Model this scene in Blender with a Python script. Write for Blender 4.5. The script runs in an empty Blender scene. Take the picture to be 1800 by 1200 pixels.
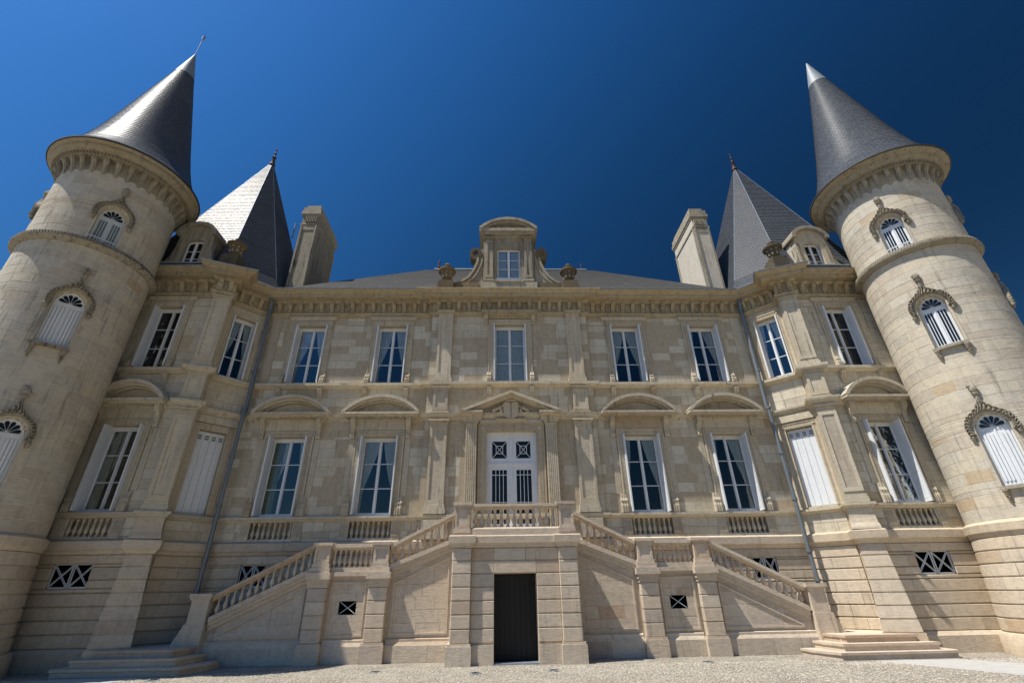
import bpy, bmesh, math, random
from mathutils import Matrix, Vector
random.seed(7)
PI = math.pi
R = math.radians
C = bpy.context.scene.collection
sc = bpy.context.scene

# ------------------------------------------------------------------ camera, sky, sun, exposure
EYE = Vector((-0.507, -17.0, 1.72))
TILT, YAW, ROLL = 0.48789, -0.03527, -0.01774
cy_, sy_, ct_, st_, cr_, sr_ = math.cos(YAW), math.sin(YAW), math.cos(TILT), math.sin(TILT), math.cos(ROLL), math.sin(ROLL)
right_ = Vector((cy_, sy_, 0)); fh_ = Vector((-sy_, cy_, 0)); zz_ = Vector((0, 0, 1))
fwd_ = ct_ * fh_ + st_ * zz_; up_ = -st_ * fh_ + ct_ * zz_
rx_ = cr_ * right_ + sr_ * up_; ux_ = -sr_ * right_ + cr_ * up_
cam = bpy.data.cameras.new('camera'); cam.lens = 826.7 / 1800 * 36; cam.sensor_width = 36
cam.clip_start = 0.1; cam.clip_end = 3000
co = bpy.data.objects.new('camera', cam); C.objects.link(co)
M = Matrix.Identity(4)
for i in range(3):
    M[i][0], M[i][1], M[i][2], M[i][3] = rx_[i], ux_[i], -fwd_[i], EYE[i]
co.matrix_world = M
sc.camera = co

SUN = Vector((-0.50, -0.165, 1.0)).normalized()
SUN_EL = math.asin(SUN.z)
sl = bpy.data.lights.new('sun', 'SUN'); sl.energy = 3.8; sl.angle = R(0.53); sl.color = (1.0, 0.95, 0.865)
so = bpy.data.objects.new('sun', sl); C.objects.link(so)
so.rotation_euler = SUN.to_track_quat('Z', 'Y').to_euler(); so.location = (-30, -20, 40)

w = bpy.data.worlds.new('World'); sc.world = w; w.use_nodes = True
nt = w.node_tree; nt.nodes.clear()
def N(t, **k):
    n = nt.nodes.new(t)
    for a, b in k.items(): setattr(n, a, b)
    return n
sky = N('ShaderNodeTexSky', sky_type='NISHITA'); sky.sun_disc = False
sky.sun_elevation = SUN_EL; sky.sun_rotation = math.atan2(SUN.x, SUN.y)
sky.air_density = 1.0; sky.dust_density = 0.25; sky.ozone_density = 3.0; sky.altitude = 50
hs = N('ShaderNodeHueSaturation'); hs.inputs['Saturation'].default_value = 1.30; hs.inputs['Hue'].default_value = 0.496
gm = N('ShaderNodeGamma'); gm.inputs[1].default_value = 1.22
# polarised summer sky: deepest at 90 degrees from the sun
tc = N('ShaderNodeTexCoord'); dp = N('ShaderNodeVectorMath', operation='DOT_PRODUCT'); dp.inputs[1].default_value = SUN
p2 = N('ShaderNodeMath', operation='MULTIPLY'); s1 = N('ShaderNodeMath', operation='SUBTRACT'); s1.inputs[0].default_value = 1.0
m1 = N('ShaderNodeMath', operation='MULTIPLY'); m1.inputs[1].default_value = 0.84
s2 = N('ShaderNodeMath', operation='SUBTRACT'); s2.inputs[0].default_value = 1.0
ml = N('ShaderNodeVectorMath', operation='SCALE')
bg = N('ShaderNodeBackground'); bg.inputs[1].default_value = 0.083; wo = N('ShaderNodeOutputWorld')
L = nt.links.new
L(tc.outputs['Generated'], dp.inputs[0]); L(dp.outputs['Value'], p2.inputs[0]); L(dp.outputs['Value'], p2.inputs[1])
L(p2.outputs[0], s1.inputs[1]); L(s1.outputs[0], m1.inputs[0]); L(m1.outputs[0], s2.inputs[1])
L(sky.outputs[0], hs.inputs['Color']); L(hs.outputs[0], gm.inputs[0]); L(gm.outputs[0], ml.inputs[0]); L(s2.outputs[0], ml.inputs['Scale'])
L(ml.outputs[0], bg.inputs[0]); L(bg.outputs[0], wo.inputs[0])
vs = sc.view_settings; vs.view_transform = 'Standard'; vs.look = 'None'; vs.exposure = 0.72; vs.gamma = 1.0; vs.use_curve_mapping = False
sc.cycles.max_bounces = 6; sc.cycles.diffuse_bounces = 3; sc.cycles.glossy_bounces = 3; sc.cycles.transparent_max_bounces = 6
sc.cycles.use_denoising = True; sc.cycles.caustics_reflective = False; sc.cycles.caustics_refractive = False

# ------------------------------------------------------------------ materials
def newmat(name):
    m = bpy.data.materials.new(name); m.use_nodes = True
    t = m.node_tree; t.nodes.clear()
    o = t.nodes.new('ShaderNodeOutputMaterial'); b = t.nodes.new('ShaderNodeBsdfPrincipled')
    t.links.new(b.outputs[0], o.inputs[0])
    return m, t, b
def nd(t, typ, ins=None, **k):
    n = t.nodes.new(typ)
    for a, v in k.items(): setattr(n, a, v)
    for a, v in (ins or {}).items():
        if isinstance(v, bpy.types.NodeSocket): t.links.new(v, n.inputs[a])
        else: n.inputs[a].default_value = v
    return n
def ramp(t, fac, stops):
    n = t.nodes.new('ShaderNodeValToRGB'); e = n.color_ramp.elements
    while len(e) > 1: e.remove(e[-1])
    e[0].position = stops[0][0]; e[0].color = stops[0][1]
    for p, c in stops[1:]:
        x = e.new(p); x.color = c
    t.links.new(fac, n.inputs[0]); return n.outputs[0]
def g(v): return (v, v, v, 1)
def col(c): return (c[0], c[1], c[2], 1)
def mixc(t, fac, a, b, mode='MIX'):
    n = t.nodes.new('ShaderNodeMix'); n.data_type = 'RGBA'; n.blend_type = mode
    for i, v in ((0, fac), (6, a), (7, b)):
        if isinstance(v, bpy.types.NodeSocket): t.links.new(v, n.inputs[i])
        else: n.inputs[i].default_value = v
    return n.outputs[2]

def stone(name, a, b, c, grime=0.35, grimecol=(0.12, 0.115, 0.10), bump=0.35, ochre=0.25, rough=0.9, pit=0.5, zfade=False):
    """limestone: three block colours picked per block, soft stains, streaks, pits"""
    m, t, p = newmat(name)
    at = nd(t, 'ShaderNodeAttribute', attribute_name='tint'); oi = nd(t, 'ShaderNodeObjectInfo')
    ad = nd(t, 'ShaderNodeMath', {0: at.outputs['Fac'], 1: oi.outputs['Random']}, operation='ADD')
    fr = nd(t, 'ShaderNodeMath', {0: ad.outputs[0]}, operation='FRACT')
    geo = nd(t, 'ShaderNodeNewGeometry')
    base = ramp(t, fr.outputs[0], [(0.0, col(a)), (0.45, col(b)), (0.78, col(c)), (0.90, col([x * 0.90 for x in b])), (0.93, col([a[0] * 0.86, a[1] * 0.76, a[2] * 0.66])), (0.965, col([a[0] * 0.82, a[1] * 0.84, a[2] * 0.92])), (1.0, col(a))])
    n1 = nd(t, 'ShaderNodeTexNoise', {'Vector': geo.outputs['Position'], 'Scale': 0.55, 'Detail': 6, 'Roughness': 0.6})
    n2 = nd(t, 'ShaderNodeTexNoise', {'Vector': geo.outputs['Position'], 'Scale': 6.0, 'Detail': 8, 'Roughness': 0.7})
    mp = nd(t, 'ShaderNodeMapping', {'Vector': geo.outputs['Position'], 'Scale': (3.2, 3.2, 0.35)})
    n3 = nd(t, 'ShaderNodeTexNoise', {'Vector': mp.outputs[0], 'Scale': 1.6, 'Detail': 6, 'Roughness': 0.65})
    n4 = nd(t, 'ShaderNodeTexNoise', {'Vector': geo.outputs['Position'], 'Scale': 30.0, 'Detail': 5, 'Roughness': 0.75})
    mp5 = nd(t, 'ShaderNodeMapping', {'Vector': geo.outputs['Position'], 'Scale': (5.0, 5.0, 26.0)})
    n5 = nd(t, 'ShaderNodeTexNoise', {'Vector': mp5.outputs[0], 'Scale': 1.0, 'Detail': 7, 'Roughness': 0.7})
    c1 = mixc(t, ramp(t, n1.outputs[0], [(0.46, g(0)), (0.74, g(ochre))]), base, col((0.40, 0.27, 0.12)))
    c2 = mixc(t, ramp(t, n3.outputs[0], [(0.52, g(0)), (0.76, g(grime))]), c1, col(grimecol))
    mp6 = nd(t, 'ShaderNodeMapping', {'Vector': geo.outputs['Position'], 'Scale': (7.0, 7.0, 0.55)})
    n6 = nd(t, 'ShaderNodeTexNoise', {'Vector': mp6.outputs[0], 'Scale': 1.3, 'Detail': 5, 'Roughness': 0.6})
    n7 = nd(t, 'ShaderNodeTexNoise', {'Vector': geo.outputs['Position'], 'Scale': 0.33, 'Detail': 4})
    k6 = nd(t, 'ShaderNodeMath', {0: ramp(t, n6.outputs[0], [(0.56, g(0)), (0.70, g(1))]), 1: ramp(t, n7.outputs[0], [(0.45, g(0)), (0.62, g(min(1, grime * 1.9)))])}, operation='MULTIPLY')
    c2 = mixc(t, k6.outputs[0], c2, col([x * 0.8 for x in grimecol]))
    c3 = mixc(t, 1.0, c2, ramp(t, n2.outputs[0], [(0.3, g(0.86)), (0.5, g(1.0)), (0.72, g(1.07))]), 'MULTIPLY')
    c4 = mixc(t, 1.0, c3, ramp(t, n5.outputs[0], [(0.28, g(0.80)), (0.5, g(1.0)), (0.75, g(1.07))]), 'MULTIPLY')
    c5 = mixc(t, 1.0, c4, ramp(t, n4.outputs[0], [(0.25, g(1 - pit)), (0.40, g(1.0))]), 'MULTIPLY')
    t.links.new(c5, p.inputs['Base Color']); p.inputs['Roughness'].default_value = rough
    p.inputs['Specular IOR Level'].default_value = 0.25
    hsum = nd(t, 'ShaderNodeMath', {0: n2.outputs[0], 1: n4.outputs[0]}, operation='ADD')
    hs2 = nd(t, 'ShaderNodeMath', {0: hsum.outputs[0], 1: n5.outputs[0]}, operation='ADD')
    bp = nd(t, 'ShaderNodeBump', {'Height': hs2.outputs[0], 'Strength': bump, 'Distance': 0.03})
    t.links.new(bp.outputs[0], p.inputs['Normal'])
    return m

WALL = stone('limestone_wall', (0.594, 0.522, 0.392), (0.636, 0.586, 0.468), (0.535, 0.470, 0.350), grime=0.32, ochre=0.24, bump=0.3, pit=0.35)
WMORT = stone('wall_mortar', (0.457, 0.386, 0.276), (0.457, 0.386, 0.276), (0.424, 0.361, 0.262), grime=0.3, ochre=0.2, bump=0.2)
TRIM = stone('limestone_trim', (0.551, 0.475, 0.351), (0.584, 0.518, 0.396), (0.509, 0.450, 0.345), grime=0.36, ochre=0.30, bump=0.35)
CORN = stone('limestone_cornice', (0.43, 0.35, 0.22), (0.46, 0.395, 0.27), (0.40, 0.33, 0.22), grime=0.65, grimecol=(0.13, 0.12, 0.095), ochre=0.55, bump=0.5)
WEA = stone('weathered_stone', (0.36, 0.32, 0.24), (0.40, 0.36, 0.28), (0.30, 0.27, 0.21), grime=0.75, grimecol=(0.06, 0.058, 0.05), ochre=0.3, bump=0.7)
LICH = stone('lichen_stone', (0.13, 0.105, 0.07), (0.16, 0.125, 0.075), (0.10, 0.085, 0.06), grime=0.8, grimecol=(0.035, 0.032, 0.028), ochre=0.4, bump=0.9)
STAIR = stone('stair_stone', (0.636, 0.522, 0.392), (0.594, 0.496, 0.381), (0.658, 0.564, 0.437), grime=0.16, ochre=0.18, bump=0.35, pit=0.4)
RUST = stone('basement_stone', (0.604, 0.496, 0.356), (0.573, 0.480, 0.360), (0.636, 0.538, 0.406), grime=0.22, ochre=0.22, bump=0.35, pit=0.4)
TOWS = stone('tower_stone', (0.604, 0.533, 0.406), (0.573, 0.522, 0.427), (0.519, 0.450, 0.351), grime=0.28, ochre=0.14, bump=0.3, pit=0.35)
EAVE = stone('weathered_eaves_stone', (0.34, 0.30, 0.21), (0.38, 0.33, 0.235), (0.30, 0.265, 0.19), grime=0.7, grimecol=(0.09, 0.085, 0.07), ochre=0.45, bump=0.6)
MORT = stone('pale_mortar', (0.679, 0.616, 0.487), (0.679, 0.616, 0.487), (0.658, 0.595, 0.478), grime=0.2, ochre=0.12, bump=0.2, pit=0.2)
DMORT = stone('pink_beige_mortar', (0.594, 0.480, 0.356), (0.594, 0.480, 0.356), (0.573, 0.470, 0.345), grime=0.2, ochre=0.2, bump=0.2)

def plain(name, c, rough=0.6, metal=0.0, var=0.12, sc_=8.0, bump=0.1, spec=0.5, dirt=None):
    m, t, p = newmat(name)
    geo = nd(t, 'ShaderNodeNewGeometry')
    n = nd(t, 'ShaderNodeTexNoise', {'Vector': geo.outputs['Position'], 'Scale': sc_, 'Detail': 6, 'Roughness': 0.65})
    k = ramp(t, n.outputs[0], [(0.3, g(1 - var)), (0.7, g(1 + var * 0.5))])
    cc = mixc(t, 1.0, col(c), k, 'MULTIPLY')
    if dirt:
        mp = nd(t, 'ShaderNodeMapping', {'Vector': geo.outputs['Position'], 'Scale': (5, 5, 0.8)})
        n3 = nd(t, 'ShaderNodeTexNoise', {'Vector': mp.outputs[0], 'Scale': 2.0, 'Detail': 6})
        cc = mixc(t, ramp(t, n3.outputs[0], [(0.5, g(0)), (0.75, g(dirt[1]))]), cc, col(dirt[0]))
    t.links.new(cc, p.inputs['Base Color'])
    p.inputs['Roughness'].default_value = rough; p.inputs['Metallic'].default_value = metal
    p.inputs['Specular IOR Level'].default_value = spec
    b = nd(t, 'ShaderNodeBump', {'Height': n.outputs[0], 'Strength': bump, 'Distance': 0.02}); t.links.new(b.outputs[0], p.inputs['Normal'])
    return m
WHITE = plain('white_paint', (0.72, 0.74, 0.75), 0.45, var=0.06, dirt=((0.4, 0.4, 0.38), 0.25))
SHUT = plain('pale_grey_paint', (0.62, 0.66, 0.68), 0.5, var=0.06, dirt=((0.35, 0.37, 0.38), 0.3))
DWOOD = plain('dark_grey_door_paint', (0.007, 0.006, 0.0055), 0.55, var=0.3, sc_=14)
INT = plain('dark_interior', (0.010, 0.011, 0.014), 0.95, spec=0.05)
CURT = plain('white_net_curtain', (0.80, 0.80, 0.76), 0.9, var=0.08)
CURTY = plain('olive_yellow_curtain', (0.30, 0.27, 0.10), 0.9)
BLIND = plain('grey_white_blind', (0.85, 0.88, 0.88), 0.8)
ZINC = plain('zinc', (0.36, 0.41, 0.46), 0.45, 0.55, dirt=((0.12, 0.14, 0.16), 0.5))
LEAD = plain('lead_cap', (0.24, 0.27, 0.285), 0.6, 0.1)
PIPE = plain('grey_blue_pipe', (0.19, 0.215, 0.23), 0.45, 0.4, dirt=((0.08, 0.09, 0.1), 0.5))
IRON = plain('dark_rusty_iron', (0.07, 0.03, 0.022), 0.7, 0.3, var=0.4)
GUT = plain('dark_gutter_edge', (0.035, 0.035, 0.032), 0.7)
PGREY = plain('grey_painted_grille', (0.60, 0.63, 0.63), 0.5)
GDARK = plain('dark_fanlight_glass', (0.012, 0.016, 0.02), 0.08, spec=0.5, bump=0.0)

def glassmat():
    m, t, p = newmat('window_glass')
    t.nodes.remove(p)
    o = [n for n in t.nodes if n.type == 'OUTPUT_MATERIAL'][0]
    lw = nd(t, 'ShaderNodeFresnel', {'IOR': 1.5})
    gl = nd(t, 'ShaderNodeBsdfGlossy', {'Color': (1, 1, 1, 1), 'Roughness': 0.02})
    tr = nd(t, 'ShaderNodeBsdfTransparent', {'Color': (0.88, 0.92, 0.93, 1)})
    geo = nd(t, 'ShaderNodeNewGeometry')
    n = nd(t, 'ShaderNodeTexNoise', {'Vector': geo.outputs['Position'], 'Scale': 2.2, 'Detail': 2})
    b = nd(t, 'ShaderNodeBump', {'Height': n.outputs[0], 'Strength': 0.12, 'Distance': 0.05})
    t.links.new(b.outputs[0], gl.inputs['Normal'])
    k = nd(t, 'ShaderNodeMath', {0: lw.outputs[0], 1: 1.3}, operation='MULTIPLY'); k.use_clamp = True
    mx = nd(t, 'ShaderNodeMixShader', {0: k.outputs[0], 1: tr.outputs[0], 2: gl.outputs[0]})
    t.links.new(mx.outputs[0], o.inputs[0])
    return m
GLASS = glassmat()

def slatemat(name, rough, c1, c2, lich=0.2):
    m, t, p = newmat(name)
    uv = nd(t, 'ShaderNodeUVMap')
    br = nd(t, 'ShaderNodeTexBrick', {'Vector': uv.outputs[0], 'Color1': col(c1), 'Color2': col(c2), 'Mortar': col([x * 0.35 for x in c1]),
            'Scale': 1.0, 'Mortar Size': 0.006, 'Bias': 0.0, 'Brick Width': 0.20, 'Row Height': 0.12})
    geo = nd(t, 'ShaderNodeNewGeometry')
    n1 = nd(t, 'ShaderNodeTexNoise', {'Vector': geo.outputs['Position'], 'Scale': 0.7, 'Detail': 7, 'Roughness': 0.65})
    n2 = nd(t, 'ShaderNodeTexNoise', {'Vector': geo.outputs['Position'], 'Scale': 9.0, 'Detail': 6, 'Roughness': 0.7})
    a = mixc(t, 1.0, br.outputs[0], ramp(t, n2.outputs[0], [(0.3, g(0.7)), (0.7, g(1.25))]), 'MULTIPLY')
    a = mixc(t, ramp(t, n1.outputs[0], [(0.5, g(0)), (0.7, g(lich))]), a, col((0.16, 0.15, 0.13)))
    t.links.new(a, p.inputs['Base Color'])
    rr = ramp(t, n2.outputs[0], [(0.3, g(rough - 0.06)), (0.7, g(rough + 0.10))])
    t.links.new(rr, p.inputs['Roughness']); p.inputs['Specular IOR Level'].default_value = 0.075
    b = nd(t, 'ShaderNodeBump', {'Height': br.outputs['Fac'], 'Strength': 0.25, 'Distance': 0.01}); b.invert = True
    b2 = nd(t, 'ShaderNodeBump', {'Height': n2.outputs[0], 'Strength': 0.12, 'Distance': 0.02, 'Normal': b.outputs[0]})
    t.links.new(b2.outputs[0], p.inputs['Normal'])
    return m
SLATE = slatemat('blue_slate', 0.38, (0.082, 0.090, 0.102), (0.100, 0.108, 0.120))
OLDSL = slatemat('weathered_grey_slate', 0.6, (0.13, 0.13, 0.125), (0.17, 0.165, 0.155), 0.6)

def gravelmat():
    m, t, p = newmat('pale_gravel')
    geo = nd(t, 'ShaderNodeNewGeometry')
    v = nd(t, 'ShaderNodeTexVoronoi', {'Vector': geo.outputs['Position'], 'Scale': 30.0, 'Randomness': 1.0})
    v2 = nd(t, 'ShaderNodeTexVoronoi', {'Vector': geo.outputs['Position'], 'Scale': 23.0, 'Randomness': 1.0})
    hv = nd(t, 'ShaderNodeSeparateColor', {0: v.outputs['Color']})
    base = ramp(t, hv.outputs[0], [(0.0, col((0.30, 0.26, 0.20))), (0.3, col((0.44, 0.39, 0.31))), (0.7, col((0.55, 0.495, 0.40))), (1.0, col((0.66, 0.61, 0.51)))])
    sh = ramp(t, v.outputs['Distance'], [(0.3, g(1.0)), (0.7, g(0.5))])
    n1 = nd(t, 'ShaderNodeTexNoise', {'Vector': geo.outputs['Position'], 'Scale': 0.8, 'Detail': 6, 'Roughness': 0.6})
    c = mixc(t, 1.0, base, sh, 'MULTIPLY')
    c = mixc(t, 1.0, c, ramp(t, n1.outputs[0], [(0.32, g(0.72)), (0.6, g(1.0)), (0.75, g(1.12))]), 'MULTIPLY')
    t.links.new(c, p.inputs['Base Color']); p.inputs['Roughness'].default_value = 0.95
    h = nd(t, 'ShaderNodeMath', {0: v.outputs['Distance'], 1: v2.outputs['Distance']}, operation='ADD')
    b = nd(t, 'ShaderNodeBump', {'Height': h.outputs[0], 'Strength': 0.8, 'Distance': 0.03}); b.invert = True
    t.links.new(b.outputs[0], p.inputs['Normal'])
    return m
GRAV = gravelmat()
PEB = stone('pebble', (0.48, 0.43, 0.35), (0.56, 0.51, 0.42), (0.40, 0.355, 0.28), grime=0.1, ochre=0.1, bump=0.1)
PATH = plain('pale_concrete_path', (0.45, 0.44, 0.41), 0.9, var=0.14, sc_=3.0, bump=0.25)

# ------------------------------------------------------------------ mesh helpers
class MB:
    def __init__(s): s.v = []; s.f = []; s.t = []; s.uv = None
    def add(s, vs, fs, tint=0.0):
        n = len(s.v); s.v += [tuple(p) for p in vs]
        for f in fs: s.f.append([i + n for i in f]); s.t.append(tint)
    def box(s, x0, x1, y0, y1, z0, z1, tint=0.0):
        x0, x1 = min(x0, x1), max(x0, x1); y0, y1 = min(y0, y1), max(y0, y1)
        s.add([(x0, y0, z0), (x1, y0, z0), (x1, y1, z0), (x0, y1, z0), (x0, y0, z1), (x1, y0, z1), (x1, y1, z1), (x0, y1, z1)],
              [(0, 1, 5, 4), (1, 2, 6, 5), (2, 3, 7, 6), (3, 0, 4, 7), (4, 5, 6, 7), (3, 2, 1, 0)], tint)
    def fbox(s, fr, u0, u1, d0, d1, z0, z1, nu=1, tint=0.0):
        if nu == 1 and isinstance(fr, Cyl): nu = max(1, int(math.ceil(abs(u1 - u0) / fr.r / R(7))))
        vs = []
        for i in range(nu + 1):
            u = u0 + (u1 - u0) * i / nu
            vs += [fr.p(u, d0, z0), fr.p(u, d1, z0), fr.p(u, d1, z1), fr.p(u, d0, z1)]
        fs = []
        for i in range(nu):
            a = 4 * i; b = a + 4
            for k in range(4): fs.append((a + k, a + (k + 1) % 4, b + (k + 1) % 4, b + k))
        fs += [(0, 3, 2, 1), (4 * nu, 4 * nu + 1, 4 * nu + 2, 4 * nu + 3)]
        s.add(vs, fs, tint)
    def prism(s, fr, poly, d0, d1, tint=0.0):
        """poly in (u,z), extruded along the frame normal"""
        n = len(poly)
        vs = [fr.p(u, d0, z) for u, z in poly] + [fr.p(u, d1, z) for u, z in poly]
        fs = [list(range(n)), list(range(2 * n - 1, n - 1, -1))] + [(i, (i + 1) % n, n + (i + 1) % n, n + i) for i in range(n)]
        s.add(vs, fs, tint)
    def side(s, fr, u0, u1, prof, tint=0.0):
        """prof in (d,z), extruded along u"""
        n = len(prof)
        vs = [fr.p(u0, d, z) for d, z in prof] + [fr.p(u1, d, z) for d, z in prof]
        fs = [list(range(n)), list(range(2 * n - 1, n - 1, -1))] + [(i, (i + 1) % n, n + (i + 1) % n, n + i) for i in range(n)]
        s.add(vs, fs, tint)
    def ribbon(s, fr, outer, inner, d0, d1, tint=0.0):
        """band between two equally long (u,z) polylines, extruded"""
        n = len(outer); vs = []
        for (a, b), (c, d) in zip(outer, inner): vs += [fr.p(a, d0, b), fr.p(a, d1, b), fr.p(c, d1, d), fr.p(c, d0, d)]
        fs = []
        for i in range(n - 1):
            for k in range(4): fs.append((4 * i + k, 4 * i + (k + 1) % 4, 4 * i + 4 + (k + 1) % 4, 4 * i + 4 + k))
        fs += [(0, 3, 2, 1), (4 * n - 4, 4 * n - 3, 4 * n - 2, 4 * n - 1)]
        s.add(vs, fs, tint)
    def lathe(s, cx, cy, prof, seg=24, a0=0.0, a1=360.0, tint=0.0, close=True):
        full = abs(a1 - a0) >= 359.9; m = seg if full else seg + 1; vs = []
        for r, z in prof:
            for i in range(m):
                a = R(a0 + (a1 - a0) * i / seg); vs.append((cx + r * math.sin(a), cy - r * math.cos(a), z))
        fs = []
        for j in range(len(prof) - 1):
            for i in range(seg):
                k = (i + 1) % m; fs.append((j * m + i, j * m + k, (j + 1) * m + k, (j + 1) * m + i))
        if close and full:
            fs.append(list(range(m - 1, -1, -1))); fs.append([(len(prof) - 1) * m + i for i in range(m)])
        s.add(vs, fs, tint)
    def sweep(s, path, prof, tint=0.0):
        """closed profile (d,z) swept along a plan polyline (left to right), mitred; d grows outwards (towards -Y)"""
        P = [Vector(p) for p in path]; n = len(P); nr = []
        for i in range(n - 1):
            t = (P[i + 1] - P[i]).normalized(); nr.append(Vector((t.y, -t.x)))
        vs = []
        for i in range(n):
            if i == 0: mvec = nr[0]
            elif i == n - 1: mvec = nr[-1]
            else:
                b = nr[i - 1] + nr[i]; mvec = b / max(0.25, (b.length_squared / 2))
            for d, z in prof: vs.append((P[i].x + mvec.x * d, P[i].y + mvec.y * d, z))
        k = len(prof); fs = []
        for i in range(n - 1):
            for j in range(k): fs.append((i * k + j, i * k + (j + 1) % k, (i + 1) * k + (j + 1) % k, (i + 1) * k + j))
        fs += [list(range(k)), list(range(n * k - 1, (n - 1) * k - 1, -1))]
        s.add(vs, fs, tint)
    def tube(s, p0, p1, r0, r1=None, seg=8, tint=0.0):
        r1 = r0 if r1 is None else r1
        p0 = Vector(p0); p1 = Vector(p1); d = (p1 - p0).normalized()
        a = d.orthogonal().normalized(); b = d.cross(a); vs = []
        for p, r in ((p0, r0), (p1, r1)):
            for i in range(seg):
                q = 2 * PI * i / seg; vs.append(p + a * (r * math.cos(q)) + b * (r * math.sin(q)))
        fs = [(i, (i + 1) % seg, seg + (i + 1) % seg, seg + i) for i in range(seg)] + [list(range(seg - 1, -1, -1)), list(range(seg, 2 * seg))]
        s.add(vs, fs, tint)

class Fr:
    def __init__(s, o, u, n=None):
        s.o = o; l = math.hypot(*u); s.u = (u[0] / l, u[1] / l); s.n = n or (s.u[1], -s.u[0])
    def p(s, u, d, z): return (s.o[0] + s.u[0] * u + s.n[0] * d, s.o[1] + s.u[1] * u + s.n[1] * d, z)
class Cyl:
    def __init__(s, cx, cy, r, batter=None): s.cx, s.cy, s.r, s.b = cx, cy, r, batter
    def p(s, u, d, z):
        a = u / s.r; rr = s.r + d + (s.b(z) if s.b else 0)
        return (s.cx + rr * math.sin(a), s.cy - rr * math.cos(a), z)
class Tilted(Fr):
    """planar frame with a batter: d shifts outwards as z falls"""
    def __init__(s, o, u, ztop, k, n=None): Fr.__init__(s, o, u, n); s.zt = ztop; s.k = k
    def p(s, u, d, z): return Fr.p(s, u, d + max(0, s.zt - z) * s.k, z)

def mesh_of(name, mb, mat, off=(0, 0, 0), smooth=False):
    me = bpy.data.meshes.new(name)
    ox, oy, oz = off
    me.from_pydata([(x - ox, y - oy, z - oz) for x, y, z in mb.v], [], mb.f)
    at = me.attributes.new('tint', 'FLOAT', 'FACE'); at.data.foreach_set('value', mb.t)
    if mb.uv:
        ul = me.uv_layers.new(name='UVMap'); flat = []
        for f in mb.f:
            for i in f: flat += mb.uv[i]
        ul.data.foreach_set('uv', flat)
    me.materials.append(mat)
    bm = bmesh.new(); bm.from_mesh(me); bmesh.ops.recalc_face_normals(bm, faces=bm.faces); bm.to_mesh(me); bm.free()
    if smooth:
        me.polygons.foreach_set('use_smooth', [True] * len(me.polygons))
        try: me.set_sharp_from_angle(angle=R(38))
        except Exception: pass
    return me
ORG = {}
def thing(name, label, cat, loc, group=None):
    o = bpy.data.objects.new(name, None); C.objects.link(o); o.location = loc; o.empty_display_size = 0.3
    o['label'] = label; o['category'] = cat
    if group: o['group'] = group
    ORG[o] = Vector(loc); return o
def part(name, mb, mat, parent, label=None, kind=None, smooth=False):
    off = ORG[parent] if parent else (0, 0, 0)
    o = bpy.data.objects.new(name, mesh_of(name, mb, mat, off, smooth)); C.objects.link(o)
    if parent: o.parent = parent; ORG[o] = ORG[parent]
    if label: o['label'] = label
    if kind: o['kind'] = kind
    return o
def inst(name, me, parent, loc, rot=0.0, scale=None):
    o = bpy.data.objects.new(name, me); C.objects.link(o); o.parent = parent
    o.location = Vector(loc) - ORG[parent]; o.rotation_euler = (0, 0, rot)
    if scale: o.scale = scale
    ORG[o] = Vector(loc); return o

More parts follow.
